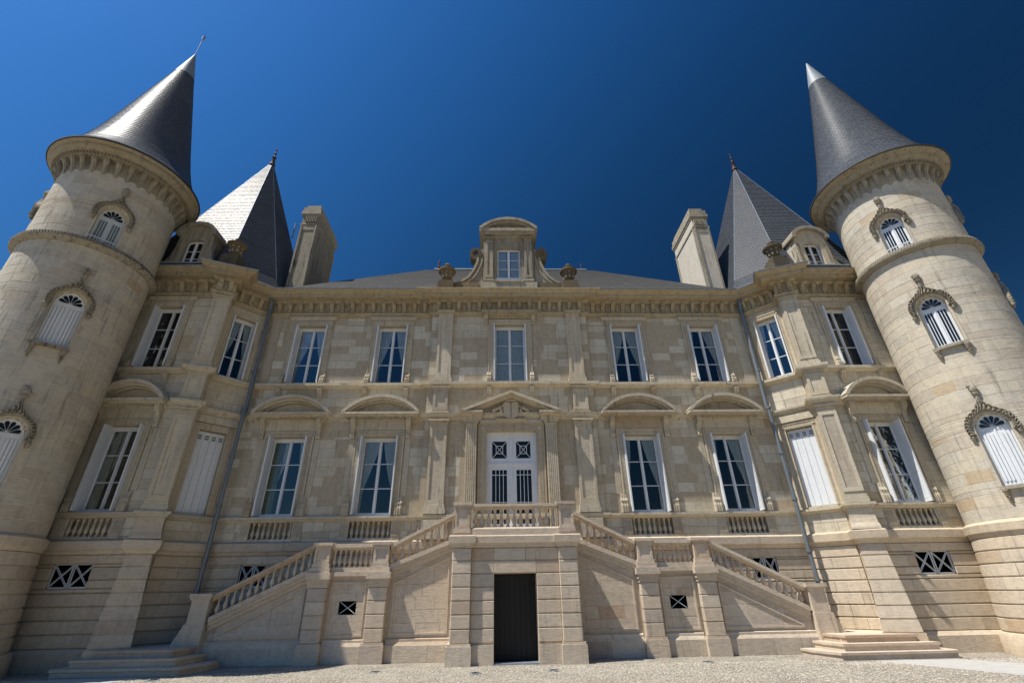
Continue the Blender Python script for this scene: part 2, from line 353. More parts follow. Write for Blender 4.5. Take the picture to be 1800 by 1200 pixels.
# ------------------------------------------------------------------ ashlar
class Stones:
    """collects stones of one thing; the 300 that show largest become objects, the rest one stuff part"""
    def __init__(s, parent, name='stone'): s.parent = parent; s.L = []; s.name = name
    def add(s, fr, u0, u1, z0, z1, d, bev, mat, back=-0.02, gu_=None):
        nu = max(1, int(math.ceil((u1 - u0) / fr.r / R(4)))) if isinstance(fr, Cyl) else 1
        v = []; f = []; jd = random.uniform(-0.002, 0.002)
        us = [u0 + (u1 - u0) * i / nu for i in range(nu + 1)]
        for i, u in enumerate(us):
            bu = bev if gu_ is None else gu_
            ui = u0 + bu if i == 0 else (u1 - bu if i == nu else u)
            v += [fr.p(u, back, z0), fr.p(u, d - bev + jd, z0), fr.p(ui, d + jd, z0 + bev), fr.p(ui, d + jd, z1 - bev), fr.p(u, d - bev + jd, z1), fr.p(u, back, z1)]
        for i in range(nu):
            a = 6 * i; b = a + 6
            for k in range(5): f.append((a + k, a + k + 1, b + k + 1, b + k))
        f.append((0, 1, 4, 5)); f.append((1, 2, 3, 4)); a = 6 * nu
        f.append((a + 5, a + 4, a + 1, a)); f.append((a + 4, a + 3, a + 2, a + 1))
        cpt = Vector(fr.p((u0 + u1) / 2, 0, (z0 + z1) / 2)) - EYE
        n = (Vector(fr.p((u0 + u1) / 2, 1, z0)) - Vector(fr.p((u0 + u1) / 2, 0, z0)))
        face = -cpt.normalized().dot(n.normalized())
        px = cpt.dot(rx_) / max(0.1, cpt.dot(fwd_)); py = cpt.dot(ux_) / max(0.1, cpt.dot(fwd_))
        vis = 1.0 if (abs(px) < 1.1 and abs(py) < 0.74 and face > 0.02) else 0.0
        s.L.append(((u1 - u0) * (z1 - z0) * max(face, 0) / cpt.length_squared * vis, v, f, mat))
    def wall(s, fr, u0, u1, z0, z1, ch, sw, d, bev, gz, gu, mat, holes=(), phase=0.0):
        """courses of stones over a rectangle, leaving out the holes (u0,u1,z0,z1)"""
        nrow = max(1, round((z1 - z0) / ch)); h = (z1 - z0) / nrow
        for r_ in range(nrow):
            a = z0 + r_ * h; b = a + h
            cuts = [a, b]
            for H in holes:
                for zc in (H[2], H[3]):
                    if a + 0.03 < zc < b - 0.03: cuts.append(zc)
            cuts = sorted(set(cuts))
            off = (phase + r_ * 0.5 + random.uniform(-0.12, 0.12)) % 1.0
            js = []; u = u0 - off * sw
            while u < u1 + sw: js.append(u); u += sw * random.uniform(0.75, 1.3)
            for a2, b2 in zip(cuts[:-1], cuts[1:]):
                iv = [(u0, u1)]
                for H in holes:
                    if H[2] < b2 - 0.02 and H[3] > a2 + 0.02:
                        nv = []
                        for p, q in iv:
                            if H[1] <= p or H[0] >= q: nv.append((p, q)); continue
                            if H[0] > p: nv.append((p, H[0]))
                            if H[1] < q: nv.append((H[1], q))
                        iv = nv
                for p, q in iv:
                    if q - p < 0.03: continue
                    c = [p] + [x for x in js if p + 0.14 < x < q - 0.14] + [q]
                    for x, y in zip(c[:-1], c[1:]):
                        if y - x > 0.02:
                            ga = gu / 2 if x > p else 0.0; gb = gu / 2 if y < q else 0.0
                            s.add(fr, x + ga, y - gb, a2 + gz / 2, b2 - gz / 2, d, bev, mat, gu_=0.003 if gu < 0.008 else None)
    def build(s, maxn=298):
        s.L.sort(key=lambda q: -q[0]); rest = {}
        for i, (sc_, v, f, mat) in enumerate(s.L):
            if i < maxn and sc_ > 0:
                mb = MB(); mb.add(v, f); part(s.name, mb, mat, s.parent)
            else:
                mb = rest.setdefault(mat, MB()); mb.add(v, f, random.random())
        for mat, mb in rest.items(): part('coursed_stonework', mb, mat, s.parent, kind='stuff')

def core(mb, fr, u0, u1, z0, z1, holes, d=0.0, t=0.4):
    """wall with real openings"""
    us = sorted(set([u0, u1] + [x for H in holes for x in H[:2] if u0 < x < u1]))
    zs = sorted(set([z0, z1] + [x for H in holes for x in H[2:] if z0 < x < z1]))
    def solid(i, j):
        if i < 0 or j < 0 or i >= len(us) - 1 or j >= len(zs) - 1: return False
        a = (us[i] + us[i + 1]) / 2; b = (zs[j] + zs[j + 1]) / 2
        return not any(H[0] < a < H[1] and H[2] < b < H[3] for H in holes)
    for i in range(len(us) - 1):
        for j in range(len(zs) - 1):
            if not solid(i, j): continue
            a, b, c_, e = us[i], us[i + 1], zs[j], zs[j + 1]
            q = lambda u, dd, z: fr.p(u, dd, z)
            mb.add([q(a, d, c_), q(b, d, c_), q(b, d, e), q(a, d, e)], [(0, 1, 2, 3)])
            mb.add([q(a, d - t, c_), q(b, d - t, c_), q(b, d - t, e), q(a, d - t, e)], [(3, 2, 1, 0)])
            if not solid(i - 1, j): mb.add([q(a, d, c_), q(a, d, e), q(a, d - t, e), q(a, d - t, c_)], [(0, 1, 2, 3)])
            if not solid(i + 1, j): mb.add([q(b, d, c_), q(b, d, e), q(b, d - t, e), q(b, d - t, c_)], [(3, 2, 1, 0)])
            if not solid(i, j - 1): mb.add([q(a, d, c_), q(b, d, c_), q(b, d - t, c_), q(a, d - t, c_)], [(3, 2, 1, 0)])
            if not solid(i, j + 1): mb.add([q(a, d, e), q(b, d, e), q(b, d - t, e), q(a, d - t, e)], [(0, 1, 2, 3)])

# ------------------------------------------------------------------ windows and trim builders
def curtain(parent, fr, ua, ub, z0, z1, d, out, mat, tie=0.35, full=False, cover=1.0):
    """net curtain hung across ua..ub and tied back towards the side 'out' (-1 or +1)"""
    mb = MB(); nu, nz = 14, 12
    for j in range(nz + 1):
        t = j / nz; z = z1 + (z0 - z1) * t
        w_ = 1.0 if full else cover * max(0.20, 1.0 - 1.05 * (t / 0.85) ** 1.3)
        for i in range(nu + 1):
            k = i / nu; s_ = k * w_
            u = ub - (ub - ua) * s_ if out > 0 else ua + (ub - ua) * s_
            dd = d + 0.022 * math.sin(k * nu * 1.9 + j * 0.25) * (0.6 + 0.4 * t)
            mb.v.append(fr.p(u, dd, z))
    for j in range(nz):
        for i in range(nu):
            a = j * (nu + 1) + i; mb.f.append([a, a + 1, a + nu + 2, a + nu + 1]); mb.t.append(0.0)
    return part('curtain', mb, mat, parent, smooth=True)

def casement(parent, fr, uc, w_, z0, z1, shutters=True, curt='tied', din=-0.20, sd=0.16, rows=3, arch=0.0, side_mat=None):
    """white french window: frame, two leaves, panes, folded shutters, curtains, dark room behind"""
    a, b = uc - w_ / 2, uc + w_ / 2; ft = 0.055
    m = MB()
    m.fbox(fr, a, a + ft, din - 0.06, din, z0, z1); m.fbox(fr, b - ft, b, din - 0.06, din, z0, z1)
    m.fbox(fr, a + ft, b - ft, din - 0.06, din, z1 - ft * 1.6, z1); m.fbox(fr, a + ft, b - ft, din - 0.06, din + 0.03, z0, z0 + ft * 1.2)
    win = part('window', m, WHITE, parent)
    zb, zt = z0 + ft * 1.2, z1 - ft * 1.6; st = 0.052; hd = (zt - zb) / rows
    for s_ in (-1, 1):
        l0, l1 = (a + ft + 0.004, uc - 0.004) if s_ < 0 else (uc + 0.004, b - ft - 0.004)
        m = MB(); e = din - 0.012
        m.fbox(fr, l0, l0 + st, e - 0.04, e, zb, zt); m.fbox(fr, l1 - st, l1, e - 0.04, e, zb, zt)
        m.fbox(fr, l0 + st, l1 - st, e - 0.04, e, zb, zb + st); m.fbox(fr, l0 + st, l1 - st, e - 0.04, e, zt - st, zt)
        zz = []
        for r_ in range(1, rows):
            z = zb + hd * r_; m.fbox(fr, l0 + st, l1 - st, e - 0.035, e - 0.005, z - 0.014, z + 0.014)
        if arch:
            for q in (0, 1):
                pass
        part('casement_leaf', m, WHITE, win)
        for r_ in range(rows):
            g0 = zb + hd * r_ + (0.014 if r_ else st); g1 = zb + hd * (r_ + 1) - (0.014 if r_ < rows - 1 else st)
            m = MB(); m.fbox(fr, l0 + st, l1 - st, e - 0.026, e - 0.020, g0, g1); part('pane', m, GLASS, win)
    m = MB(); m.fbox(fr, uc - 0.03, uc + 0.03, din - 0.012, din + 0.022, zb, zt); part('meeting_stile', m, WHITE, win)
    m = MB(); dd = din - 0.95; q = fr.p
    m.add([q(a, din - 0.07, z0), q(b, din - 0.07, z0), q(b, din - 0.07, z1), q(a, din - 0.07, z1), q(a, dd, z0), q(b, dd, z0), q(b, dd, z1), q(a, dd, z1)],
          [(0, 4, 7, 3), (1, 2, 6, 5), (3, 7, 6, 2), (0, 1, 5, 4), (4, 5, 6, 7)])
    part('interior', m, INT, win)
    cd = din - 0.10
    if curt == 'tied':
        curtain(win, fr, a + ft, uc - 0.01, z0 + 0.03, z1 - 0.06, cd, -1, CURT, cover=random.uniform(0.9, 1.05)); curtain(win, fr, uc + 0.01, b - ft, z0 + 0.03, z1 - 0.06, cd, 1, CURT, cover=random.uniform(0.8, 1.0))
    elif curt == 'yellow':
        curtain(win, fr, a + ft, a + ft + (w_ / 2) * 0.55, z0 + 0.03, z1 - 0.06, cd + 0.03, -1, CURTY, full=True)
        curtain(win, fr, a + ft + 0.15, uc + 0.05, z0 + 0.03, z1 - 0.06, cd - 0.04, -1, CURT, cover=0.95); curtain(win, fr, uc + 0.06, b - ft, z0 + 0.03, z1 - 0.06, cd, 1, CURT, cover=0.55)
    elif curt == 'full':
        curtain(win, fr, a + ft, uc, z0 + 0.03, z1 - 0.06, cd, -1, BLIND, full=True); curtain(win, fr, uc, b - ft, z0 + 0.03, z1 - 0.06, cd, 1, BLIND, full=True)
    elif curt == 'one':
        curtain(win, fr, a + ft, uc, z0 + 0.03, z1 - 0.06, cd, -1, CURT, cover=0.5); curtain(win, fr, uc + 0.02, b - ft, z0 + 0.03, z1 - 0.06, cd, 1, CURT, cover=0.85)
    if shutters:
        for s_ in (-1, 1):
            e = a if s_ < 0 else b; i0, i1 = (e + 0.004, e + 0.05) if s_ < 0 else (e - 0.05, e - 0.004)
            m = MB(); m.fbox(fr, i0, i1, din + 0.004, sd, z0 + 0.02, z1 + 0.0)
            ii = i1 if s_ < 0 else i0
            o = part('shutter', m, WHITE, win)
            m = MB()
            for k in range(3):
                zz0 = z0 + 0.12 + k * (z1 - z0 - 0.2) / 3
                m.fbox(fr, ii - 0.004, ii + 0.004, din + 0.05, sd - 0.04, zz0, zz0 + (z1 - z0 - 0.2) / 3 - 0.08)
            # raised fielded panels on the inner face
            p_ = part('shutter_panel', m, WHITE, win)
    return win

def surround(parent, fr, uc, w_, z0, z1, bw=0.17, proud=0.045, ears=True, mat=None):
    """moulded architrave with ribbed band and corner blocks"""
    mat = mat or TRIM
    a, b = uc - w_ / 2, uc + w_ / 2; m = MB()
    for e, s_ in ((a, -1), (b, 1)):
        i0, i1 = (e - bw, e) if s_ < 0 else (e, e + bw)
        m.fbox(fr, i0, i1, 0.0, proud, z0, z1)
        o0, o1 = (i0 - 0.045, i0) if s_ < 0 else (i1, i1 + 0.045)
        m.fbox(fr, o0, o1, 0.0, proud + 0.03, z0, z1 + bw + 0.045)
    m.fbox(fr, a - bw, b + bw, 0.0, proud, z1, z1 + bw)
    m.fbox(fr, a - bw, b + bw, 0.0, proud + 0.03, z1 + bw, z1 + bw + 0.045)
    o = part('window_surround', m, mat, parent)
    m = MB(); z = z0 + 0.04
    while z < z1 - 0.03:
        m.fbox(fr, a - bw + 0.045, a - 0.045, proud, proud + 0.014, z, z + 0.035); m.fbox(fr, b + 0.045, b + bw - 0.045, proud, proud + 0.014, z, z + 0.035); z += 0.066
    u = a + 0.03
    while u < b - 0.03:
        m.fbox(fr, u, u + 0.035, proud, proud + 0.014, z1 + 0.045, z1 + bw - 0.045, nu=1); u += 0.066
    part('ribbed_moulding', m, mat, o, kind='stuff')
    for e in (a - bw / 2, b + bw / 2):
        m = MB(); cz = z1 + bw / 2
        m.fbox(fr, e - 0.065, e + 0.065, proud, proud + 0.015, cz - 0.065, cz + 0.065)
        pr = [(e + 0.045 * math.cos(k * PI / 4), cz + 0.045 * math.sin(k * PI / 4)) for k in range(8)]
        m.prism(fr, pr, proud + 0.015, proud + 0.04); part('corner_rosette', m, mat, o)
    return o

def console(parent, fr, uc, z0, z1, w_=0.17, dd=0.2, mat=None, name='console'):
    h = z1 - z0; m = MB()
    prof = [(0, z0), (0.25 * dd, z0), (0.42 * dd, z0 + 0.10 * h), (0.35 * dd, z0 + 0.32 * h), (0.5 * dd, z0 + 0.55 * h), (0.85 * dd, z0 + 0.72 * h), (dd, z0 + 0.86 * h), (dd, z1), (0, z1)]
    m.side(fr, uc - w_ / 2, uc + w_ / 2, prof)
    for q in (-0.3, 0.0, 0.3):
        pr = [(d + 0.015 if 0 < d else d, z) for d, z in prof[:-1]] + [(0, z1 - 0.01)]
        m.side(fr, uc + q * w_ - 0.015, uc + q * w_ + 0.015, [(d, min(z, z1 - 0.012)) for d, z in pr])
    return part(name, m, mat or TRIM, parent)

def volute_foot(parent, fr, uc, z0, s_=1, h=0.5, w_=0.2, dd=0.14, mat=None):
    """small carved scroll standing on the sill beside a window"""
    m = MB(); prof = [(0, z0), (dd, z0), (dd, z0 + 0.35 * h), (dd * 0.75, z0 + 0.5 * h), (dd * 0.9, z0 + 0.62 * h), (dd * 0.5, z0 + 0.78 * h), (dd * 0.35, z0 + h), (0, z0 + h)]
    m.side(fr, uc - w_ / 2, uc + w_ / 2, prof)
    for k in range(3): m.side(fr, uc - w_ / 2 + 0.02 + k * w_ / 3, uc - w_ / 2 + 0.05 + k * w_ / 3, [(d + 0.02 if d > 0 else 0, z - 0.005) for d, z in prof])
    return part('scroll', m, mat or TRIM, parent)

def seg_pediment(parent, fr, uc, hw, z0, rise, pr, mat=None, name='segmental_pediment'):
    mat = mat or TRIM; m = MB()
    m.fbox(fr, uc - hw, uc + hw, 0, pr * 0.75, z0, z0 + 0.05); m.fbox(fr, uc - hw - 0.03, uc + hw + 0.03, 0, pr, z0 + 0.05, z0 + 0.13)
    rr = (hw * hw + rise * rise) / (2 * rise); cz = z0 + 0.13 + rise - rr; a_ = math.asin(min(1, hw / rr)); n = 18
    def arc(r_, k=1.0): return [(uc + r_ * math.sin(-a_ * k + 2 * a_ * k * i / n), cz + r_ * math.cos(-a_ * k + 2 * a_ * k * i / n)) for i in range(n + 1)]
    m.ribbon(fr, arc(rr + 0.06), arc(rr - 0.05), 0, pr); m.ribbon(fr, arc(rr - 0.05, 0.985), arc(rr - 0.12, 0.97), 0, pr * 0.72)
    m.ribbon(fr, arc(rr - 0.12, 0.95), arc(rr - 0.17, 0.93), 0, pr * 0.4)
    o = part(name, m, mat, parent)
    m = MB(); poly = [p for p in arc(rr - 0.17, 0.93) if p[1] > z0 + 0.135]
    poly = [(poly[0][0], z0 + 0.13)] + poly + [(poly[-1][0], z0 + 0.13)]
    m.prism(fr, poly[::-1], 0, 0.06); part('tympanum', m, mat, o)
    m = MB(); u = uc - hw + 0.12
    while u < uc + hw - 0.14: m.fbox(fr, u, u + 0.035, 0.02, pr * 0.62, z0 - 0.05, z0 - 0.001); u += 0.075
    part('dentil_band', m, mat, o, kind='stuff')
    return o

def pilaster(parent, fr, uc, w_, z0, z1, d=0.08, base=0.3, cap=0.22, mat=None, fluted=False, dc=0.14):
    mat = mat or TRIM; m = MB(); h = w_ / 2
    m.fbox(fr, uc - h, uc + h, 0, d, z0 + base, z1 - cap)
    o = part('pilaster', m, mat, parent)
    m = MB()
    if fluted:
        n = 6
        for k in range(n): 
            u = uc - h + (k + 0.5) * w_ / n; m.fbox(fr, u - 0.022, u + 0.022, d, d + 0.025, z0 + base + 0.03, z1 - cap - 0.05)
        part('fluting', m, mat, o)
    else:
        b_ = 0.1; a, b, e, f = uc - h, uc + h, z0 + base, z1 - cap
        m.fbox(fr, a + 0.001, a + b_, d, d + 0.03, e, f); m.fbox(fr, b - b_, b - 0.001, d, d + 0.03, e, f); m.fbox(fr, a + b_, b - b_, d, d + 0.03, e, e + b_ * 1.2); m.fbox(fr, a + b_, b - b_, d, d + 0.03, f - b_ * 1.2, f)
        part('panel_border', m, mat, o)
    m = MB(); m.fbox(fr, uc - h - 0.06, uc + h + 0.06, 0, dc, z0, z0 + base * 0.45); m.fbox(fr, uc - h - 0.035, uc + h + 0.035, 0, dc - 0.02, z0 + base * 0.45, z0 + base * 0.75); m.fbox(fr, uc - h - 0.015, uc + h + 0.015, 0, dc - 0.04, z0 + base * 0.75, z0 + base)
    part('pilaster_base', m, mat, o)
    m = MB(); c0 = z1 - cap
    m.fbox(fr, uc - h - 0.01, uc + h + 0.01, 0, d + 0.02, c0, c0 + cap * 0.2); m.fbox(fr, uc - h, uc + h, 0, d + 0.01, c0 + cap * 0.2, c0 + cap * 0.5)
    m.fbox(fr, uc - h - 0.03, uc + h + 0.03, 0, dc, c0 + cap * 0.5, c0 + cap * 0.75); m.fbox(fr, uc - h - 0.07, uc + h + 0.07, 0, dc + 0.05, c0 + cap * 0.75, z1)
    part('pilaster_capital', m, mat, o)
    m = MB(); u = uc - h - 0.02
    while u < uc + h - 0.01: m.fbox(fr, u, u + 0.03, dc, dc + 0.03, c0 + cap * 0.52, c0 + cap * 0.74); u += 0.06
    part('bead_moulding', m, mat, o, kind='stuff')
    return o

BAL_PROF = [(0.060, 0.0), (0.060, 0.07), (0.030, 0.10), (0.036, 0.17), (0.066, 0.30), (0.060, 0.40), (0.030, 0.62), (0.024, 0.80), (0.042, 0.84), (0.030, 0.88), (0.052, 0.92), (0.052, 1.0)]
_bal = {}
def baluster_mesh(h, mat, fat=1.0):
    k = (round(h, 3), mat.name, fat)
    if k not in _bal:
        m = MB(); m.lathe(0, 0, [(r * fat, z * h) for r, z in BAL_PROF], 10); _bal[k] = mesh_of('baluster', m, mat, smooth=True)
    return _bal[k]

def corbel_row(parent, fr, u0, u1, z0, z1, dd, pitch=0.44, mat=None, inside=True):
    """modillions with small round-bottomed panels between them"""
    mat = mat or CORN; n = max(1, round((u1 - u0) / pitch)); p_ = (u1 - u0) / n; h = z1 - z0
    for i in range(n + 1):
        u = u0 + i * p_
        if (i == 0 or i == n) and not inside: continue
        w_ = 0.14; m = MB()
        prof = [(0, z0), (0.06, z0), (0.10, z0 + 0.15 * h), (0.09, z0 + 0.35 * h), (0.16, z0 + 0.55 * h), (dd * 0.75, z0 + 0.70 * h), (dd, z0 + 0.80 * h), (dd, z1), (0, z1)]
        m.side(fr, u - w_ / 2, u + w_ / 2, prof)
        m.side(fr, u - 0.02, u + 0.02, [(d + 0.02 if d > 0 else 0, z - 0.006) for d, z in prof])
        part('corbel', m, mat, parent)
    for i in range(n):
        u = u0 + (i + 0.5) * p_; w2 = p_ / 2 - 0.115; m = MB(); zc = z0 + 0.05 + w2 * 0.6
        arc = [(u + w2 * math.cos(PI + PI * k / 6), zc + w2 * 0.6 * math.sin(PI + PI * k / 6)) for k in range(7)]
        outer = [(u - w2, z0 + 0.8 * h)] + arc + [(u + w2, z0 + 0.8 * h)]
        w3 = w2 - 0.028
        arc2 = [(u + w3 * math.cos(PI + PI * k / 6), zc + w3 * 0.6 * math.sin(PI + PI * k / 6)) for k in range(7)]
        inner = [(u - w3, z0 + 0.8 * h)] + arc2 + [(u + w3, z0 + 0.8 * h)]
        m.ribbon(fr, outer, inner, 0, 0.05); part('panel_moulding', m, mat, parent)

CORN_PROF = [(0, 12.60), (0.14, 12.60), (0.17, 12.63), (0.42, 12.635), (0.44, 12.65), (0.44, 12.76), (0.47, 12.77), (0.51, 12.81), (0.58, 12.84), (0.62, 12.88), (0.62, 12.91), (0, 12.97)]
ARCH_PROF = [(0, 11.84), (0.05, 11.84), (0.06, 11.93), (0.10, 11.95), (0.12, 12.02), (0.05, 12.04), (0.04, 12.08), (0, 12.08)]
BED_PROF = [(0, 12.50), (0.10, 12.51), (0.15, 12.56), (0.17, 12.603), (0, 12.603)]
SILL1_PROF = [(0, 8.66), (0.08, 8.67), (0.12, 8.72), (0.20, 8.76), (0.20, 8.86), (0, 8.90)]
STR_PROF = [(0, 7.36), (0.05, 7.37), (0.09, 7.44), (0.15, 7.47), (0.20, 7.53), (0.21, 7.60), (0, 7.63)]
SILL0_PROF = [(0, 3.88), (0.06, 3.89), (0.10, 3.94), (0.15, 3.97), (0.15, 4.04), (0, 4.06)]
PLIN_PROF = [(0, 2.86), (0.05, 2.87), (0.09, 2.96), (0.15, 3.0), (0.16, 3.22), (0.12, 3.25), (0, 3.29)]
BASE_PROF = [(0, -0.02), (0.14, -0.02), (0.14, 0.42), (0.10, 0.47), (0.06, 0.52), (0, 0.53)]
GUT_PROF = [(0.46, 12.925), (0.64, 12.913), (0.65, 12.945), (0.48, 12.965)]

# ================================================================== ground
def sheet(name, x0, x1, y0, y1, z, mat, kind, n=1):
    m = MB(); m.add([(x0, y0, z), (x1, y0, z), (x1, y1, z), (x0, y1, z)], [(0, 1, 2, 3)])
    return part(name, m, mat, None, kind=kind)
sheet('gravel_ground', -900, 900, -900, 900, 0.0, GRAV, 'structure')
for s in (-1, 1):
    m = MB(); m.add([(s * 9.1, -2.75, 0.004), (s * 11.3, -2.75, 0.004), (s * 17.0, -9.0, 0.004), (s * 12.6, -9.0, 0.004)], [(0, 1, 2, 3)])
    part('path', m, PATH, None, kind='structure')
# loose pebbles, nearest and densest along the foot of the building
m = MB()
for k in range(26000):
    y = -2.4 - 6.0 * random.random() ** 1.3; x = random.uniform(-13 , 13)
    if abs(x) > 8 and y > -2.85: y -= 0.6
    if 9.0 < abs(x) < 17 and 9.1 + (-2.75 - y) * 0.56 < abs(x) < 11.3 + (-2.75 - y) * 0.912: continue
    r_ = random.uniform(0.012, 0.030); a = random.random() * 6.28; b = random.uniform(0.5, 0.9); h = random.uniform(0.4, 0.8) * r_
    c_, s_ = math.cos(a), math.sin(a)
    q = [(r_, 0, 0), (0, r_ * b, 0), (-r_, 0, 0), (0, -r_ * b, 0)]
    v = [(x + c_ * i - s_ * j, y + s_ * i + c_ * j, h * 0.3) for i, j, _ in q] + [(x, y, h * 1.2)]
    m.add(v, [(0, 1, 4), (1, 2, 4), (2, 3, 4), (3, 0, 4)], random.random())
part('gravel', m, PEB, None, kind='stuff')

# ================================================================== main block
MBK = thing('chateau_building', 'long limestone main block with central white door, tall dormer and low slate roof', 'building', (0, 0, 0))
F0 = Fr((0, 0), (1, 0)); FC = Fr((0, -0.12), (1, 0))
GWX = (4.79, 8.06); GWW = 1.34; UWW = 1.24
gh = []; 
for s in (-1, 1):
    for x in GWX:
        gh += [(s * x - GWW / 2, s * x + GWW / 2, 4.06, 6.80), (s * x - 0.70, s * x + 0.70, 3.36, 3.87), (s * x - UWW / 2, s * x + UWW / 2, 8.92, 11.46)]
bsm = [(s * 8.35 - 0.42, s * 8.35 + 0.42, 1.95, 2.60) for s in (-1, 1)]
ch = [(-0.92, 0.92, 3.2, 6.93), (-0.66, 0.66, 8.92, 11.46)]
m = MB()
core(m, Fr((0, -0.006), (1, 0)), -9.96, -3.2, 0, 12.6, gh + bsm); core(m, Fr((0, -0.006), (1, 0)), 3.2, 9.96, 0, 12.6, gh + bsm)
core(m, Fr((0, -0.126), (1, 0)), -3.2, 3.2, 0, 12.6, ch)
part('wall', m, WMORT, MBK)
S = Stones(MBK)
def trimholes(uc, w_, z0, z1, bw=0.17): return (uc - w_ / 2 - bw - 0.04, uc + w_ / 2 + bw + 0.04, z0, z1 + bw + 0.04)
hs_ = list(gh)
for s in (-1, 1):
    for x in GWX: hs_ += [trimholes(s * x, GWW, 4.06, 6.80), trimholes(s * x, UWW, 8.92, 11.46)]
for a, b in ((-9.93, -3.22), (3.22, 9.93)):
    S.wall(F0, a, b, 0.53, 2.87, 0.334, 1.15, 0.035, 0.012, 0.034, 0.005, RUST, bsm)
    S.wall(F0, a, b, 3.28, 3.89, 0.305, 0.9, 0.02, 0.006, 0.010, 0.010, WALL, hs_)
    S.wall(F0, a, b, 4.06, 7.37, 0.33, 0.66, 0.006, 0.004, 0.013, 0.013, WALL, hs_)
    S.wall(F0, a, b, 7.62, 8.67, 0.35, 0.76, 0.006, 0.004, 0.013, 0.013, WALL, hs_)
    S.wall(F0, a, b, 8.89, 11.84, 0.33, 0.66, 0.006, 0.004, 0.013, 0.013, WALL, hs_)
hc = [(-1.85, 1.85, 3.2, 7.4), (-0.9, 0.9, 8.9, 12.0)]
S.wall(FC, -3.19, 3.19, 3.28, 7.37, 0.33, 0.66, 0.006, 0.004, 0.013, 0.013, WALL, hc)
S.wall(FC, -3.19, 3.19, 7.62, 8.67, 0.35, 0.76, 0.006, 0.004, 0.013, 0.013, WALL)
S.wall(FC, -3.19, 3.19, 8.89, 11.84, 0.33, 0.66, 0.006, 0.004, 0.013, 0.013, WALL, hc)
S.build()
path_main = [(-9.95, 0), (-3.2, 0), (-3.2, -0.12), (3.2, -0.12), (3.2, 0), (9.95, 0)]
def course(name, path, prof, mat, parent):
    m = MB(); m.sweep(path, prof); return part(name, m, mat, parent)
def segs_without(path, name, prof, mat, parent, gaps):
    """string course cut where windows or pediments interrupt it (gaps in x)"""
    cur = []
    for (x0, y0), (x1, y1) in zip(path[:-1], path[1:]):
        pass
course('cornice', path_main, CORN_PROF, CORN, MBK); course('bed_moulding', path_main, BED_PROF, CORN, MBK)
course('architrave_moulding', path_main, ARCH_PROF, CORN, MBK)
course('sill_course', path_main, SILL1_PROF, TRIM, MBK); course('string_course', path_main, STR_PROF, TRIM, MBK)
course('sill_course', path_main, SILL0_PROF, TRIM, MBK)
course('plinth_course', [(-9.95, 0), (-1.8, 0)], PLIN_PROF, RUST, MBK); course('plinth_course', [(1.8, 0), (9.95, 0)], PLIN_PROF, RUST, MBK)
course('base_course', [(-9.95, 0), (-1.8, 0)], BASE_PROF, RUST, MBK); course('base_course', [(1.8, 0), (9.95, 0)], BASE_PROF, RUST, MBK)
for s in (-1, 1):
    m = MB(); m.sweep([(-9.95, 0), (-3.25, 0)] if s < 0 else [(3.25, 0), (9.95, 0)], GUT_PROF); part('gutter', m, ZINC, MBK)
    a, b = (-9.55, -3.55) if s < 0 else (3.55, 9.55)
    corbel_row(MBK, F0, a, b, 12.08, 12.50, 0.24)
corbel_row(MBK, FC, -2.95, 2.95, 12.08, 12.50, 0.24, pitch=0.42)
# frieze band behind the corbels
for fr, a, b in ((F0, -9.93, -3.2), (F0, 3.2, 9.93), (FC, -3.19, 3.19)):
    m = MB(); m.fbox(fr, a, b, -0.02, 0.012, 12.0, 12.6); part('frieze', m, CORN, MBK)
def basement_grille(parent, fr, uc, w_, z0, z1):
    m = MB(); q = fr.p; a, b = uc - w_ / 2, uc + w_ / 2
    m.add([q(a, -0.1, z0), q(b, -0.1, z0), q(b, -0.1, z1), q(a, -0.1, z1), q(a, -0.7, z0), q(b, -0.7, z0), q(b, -0.7, z1), q(a, -0.7, z1)],
          [(0, 4, 7, 3), (1, 2, 6, 5), (3, 7, 6, 2), (0, 1, 5, 4), (4, 5, 6, 7)])
    o = part('basement_window', m, INT, parent)
    m = MB(); t = 0.016; e0, e1 = -0.05, -0.03
    for x in (a, uc - 0.045, uc + 0.015, b - 0.03): m.fbox(fr, x, x + 0.03, e0, e1, z0, z1)
    m.fbox(fr, a, b, e0, e1, z0, z0 + 0.05); m.fbox(fr, a, b, e0, e1, z1 - 0.022, z1)
    part('grille_frame', m, PGREY, o)
    for h0, h1 in ((a + 0.02, uc - 0.03), (uc + 0.03, b - 0.02)):
        for k in (0, 1):
            for off in (-0.022, 0.022):
                za, zb = (z0 + 0.05, z1 - 0.02) if k else (z1 - 0.02, z0 + 0.05)
                u_ = (h0, h1); m = MB(); m.tube(q(u_[0] + off, -0.035 - 0.012 * k, za), q(u_[1] + off, -0.035 - 0.012 * k, zb), 0.011, seg=5); part('grille_bar', m, PGREY, o)
    return o
for s in (-1, 1): basement_grille(MBK, F0, s * 8.35, 0.84, 1.95, 2.60)

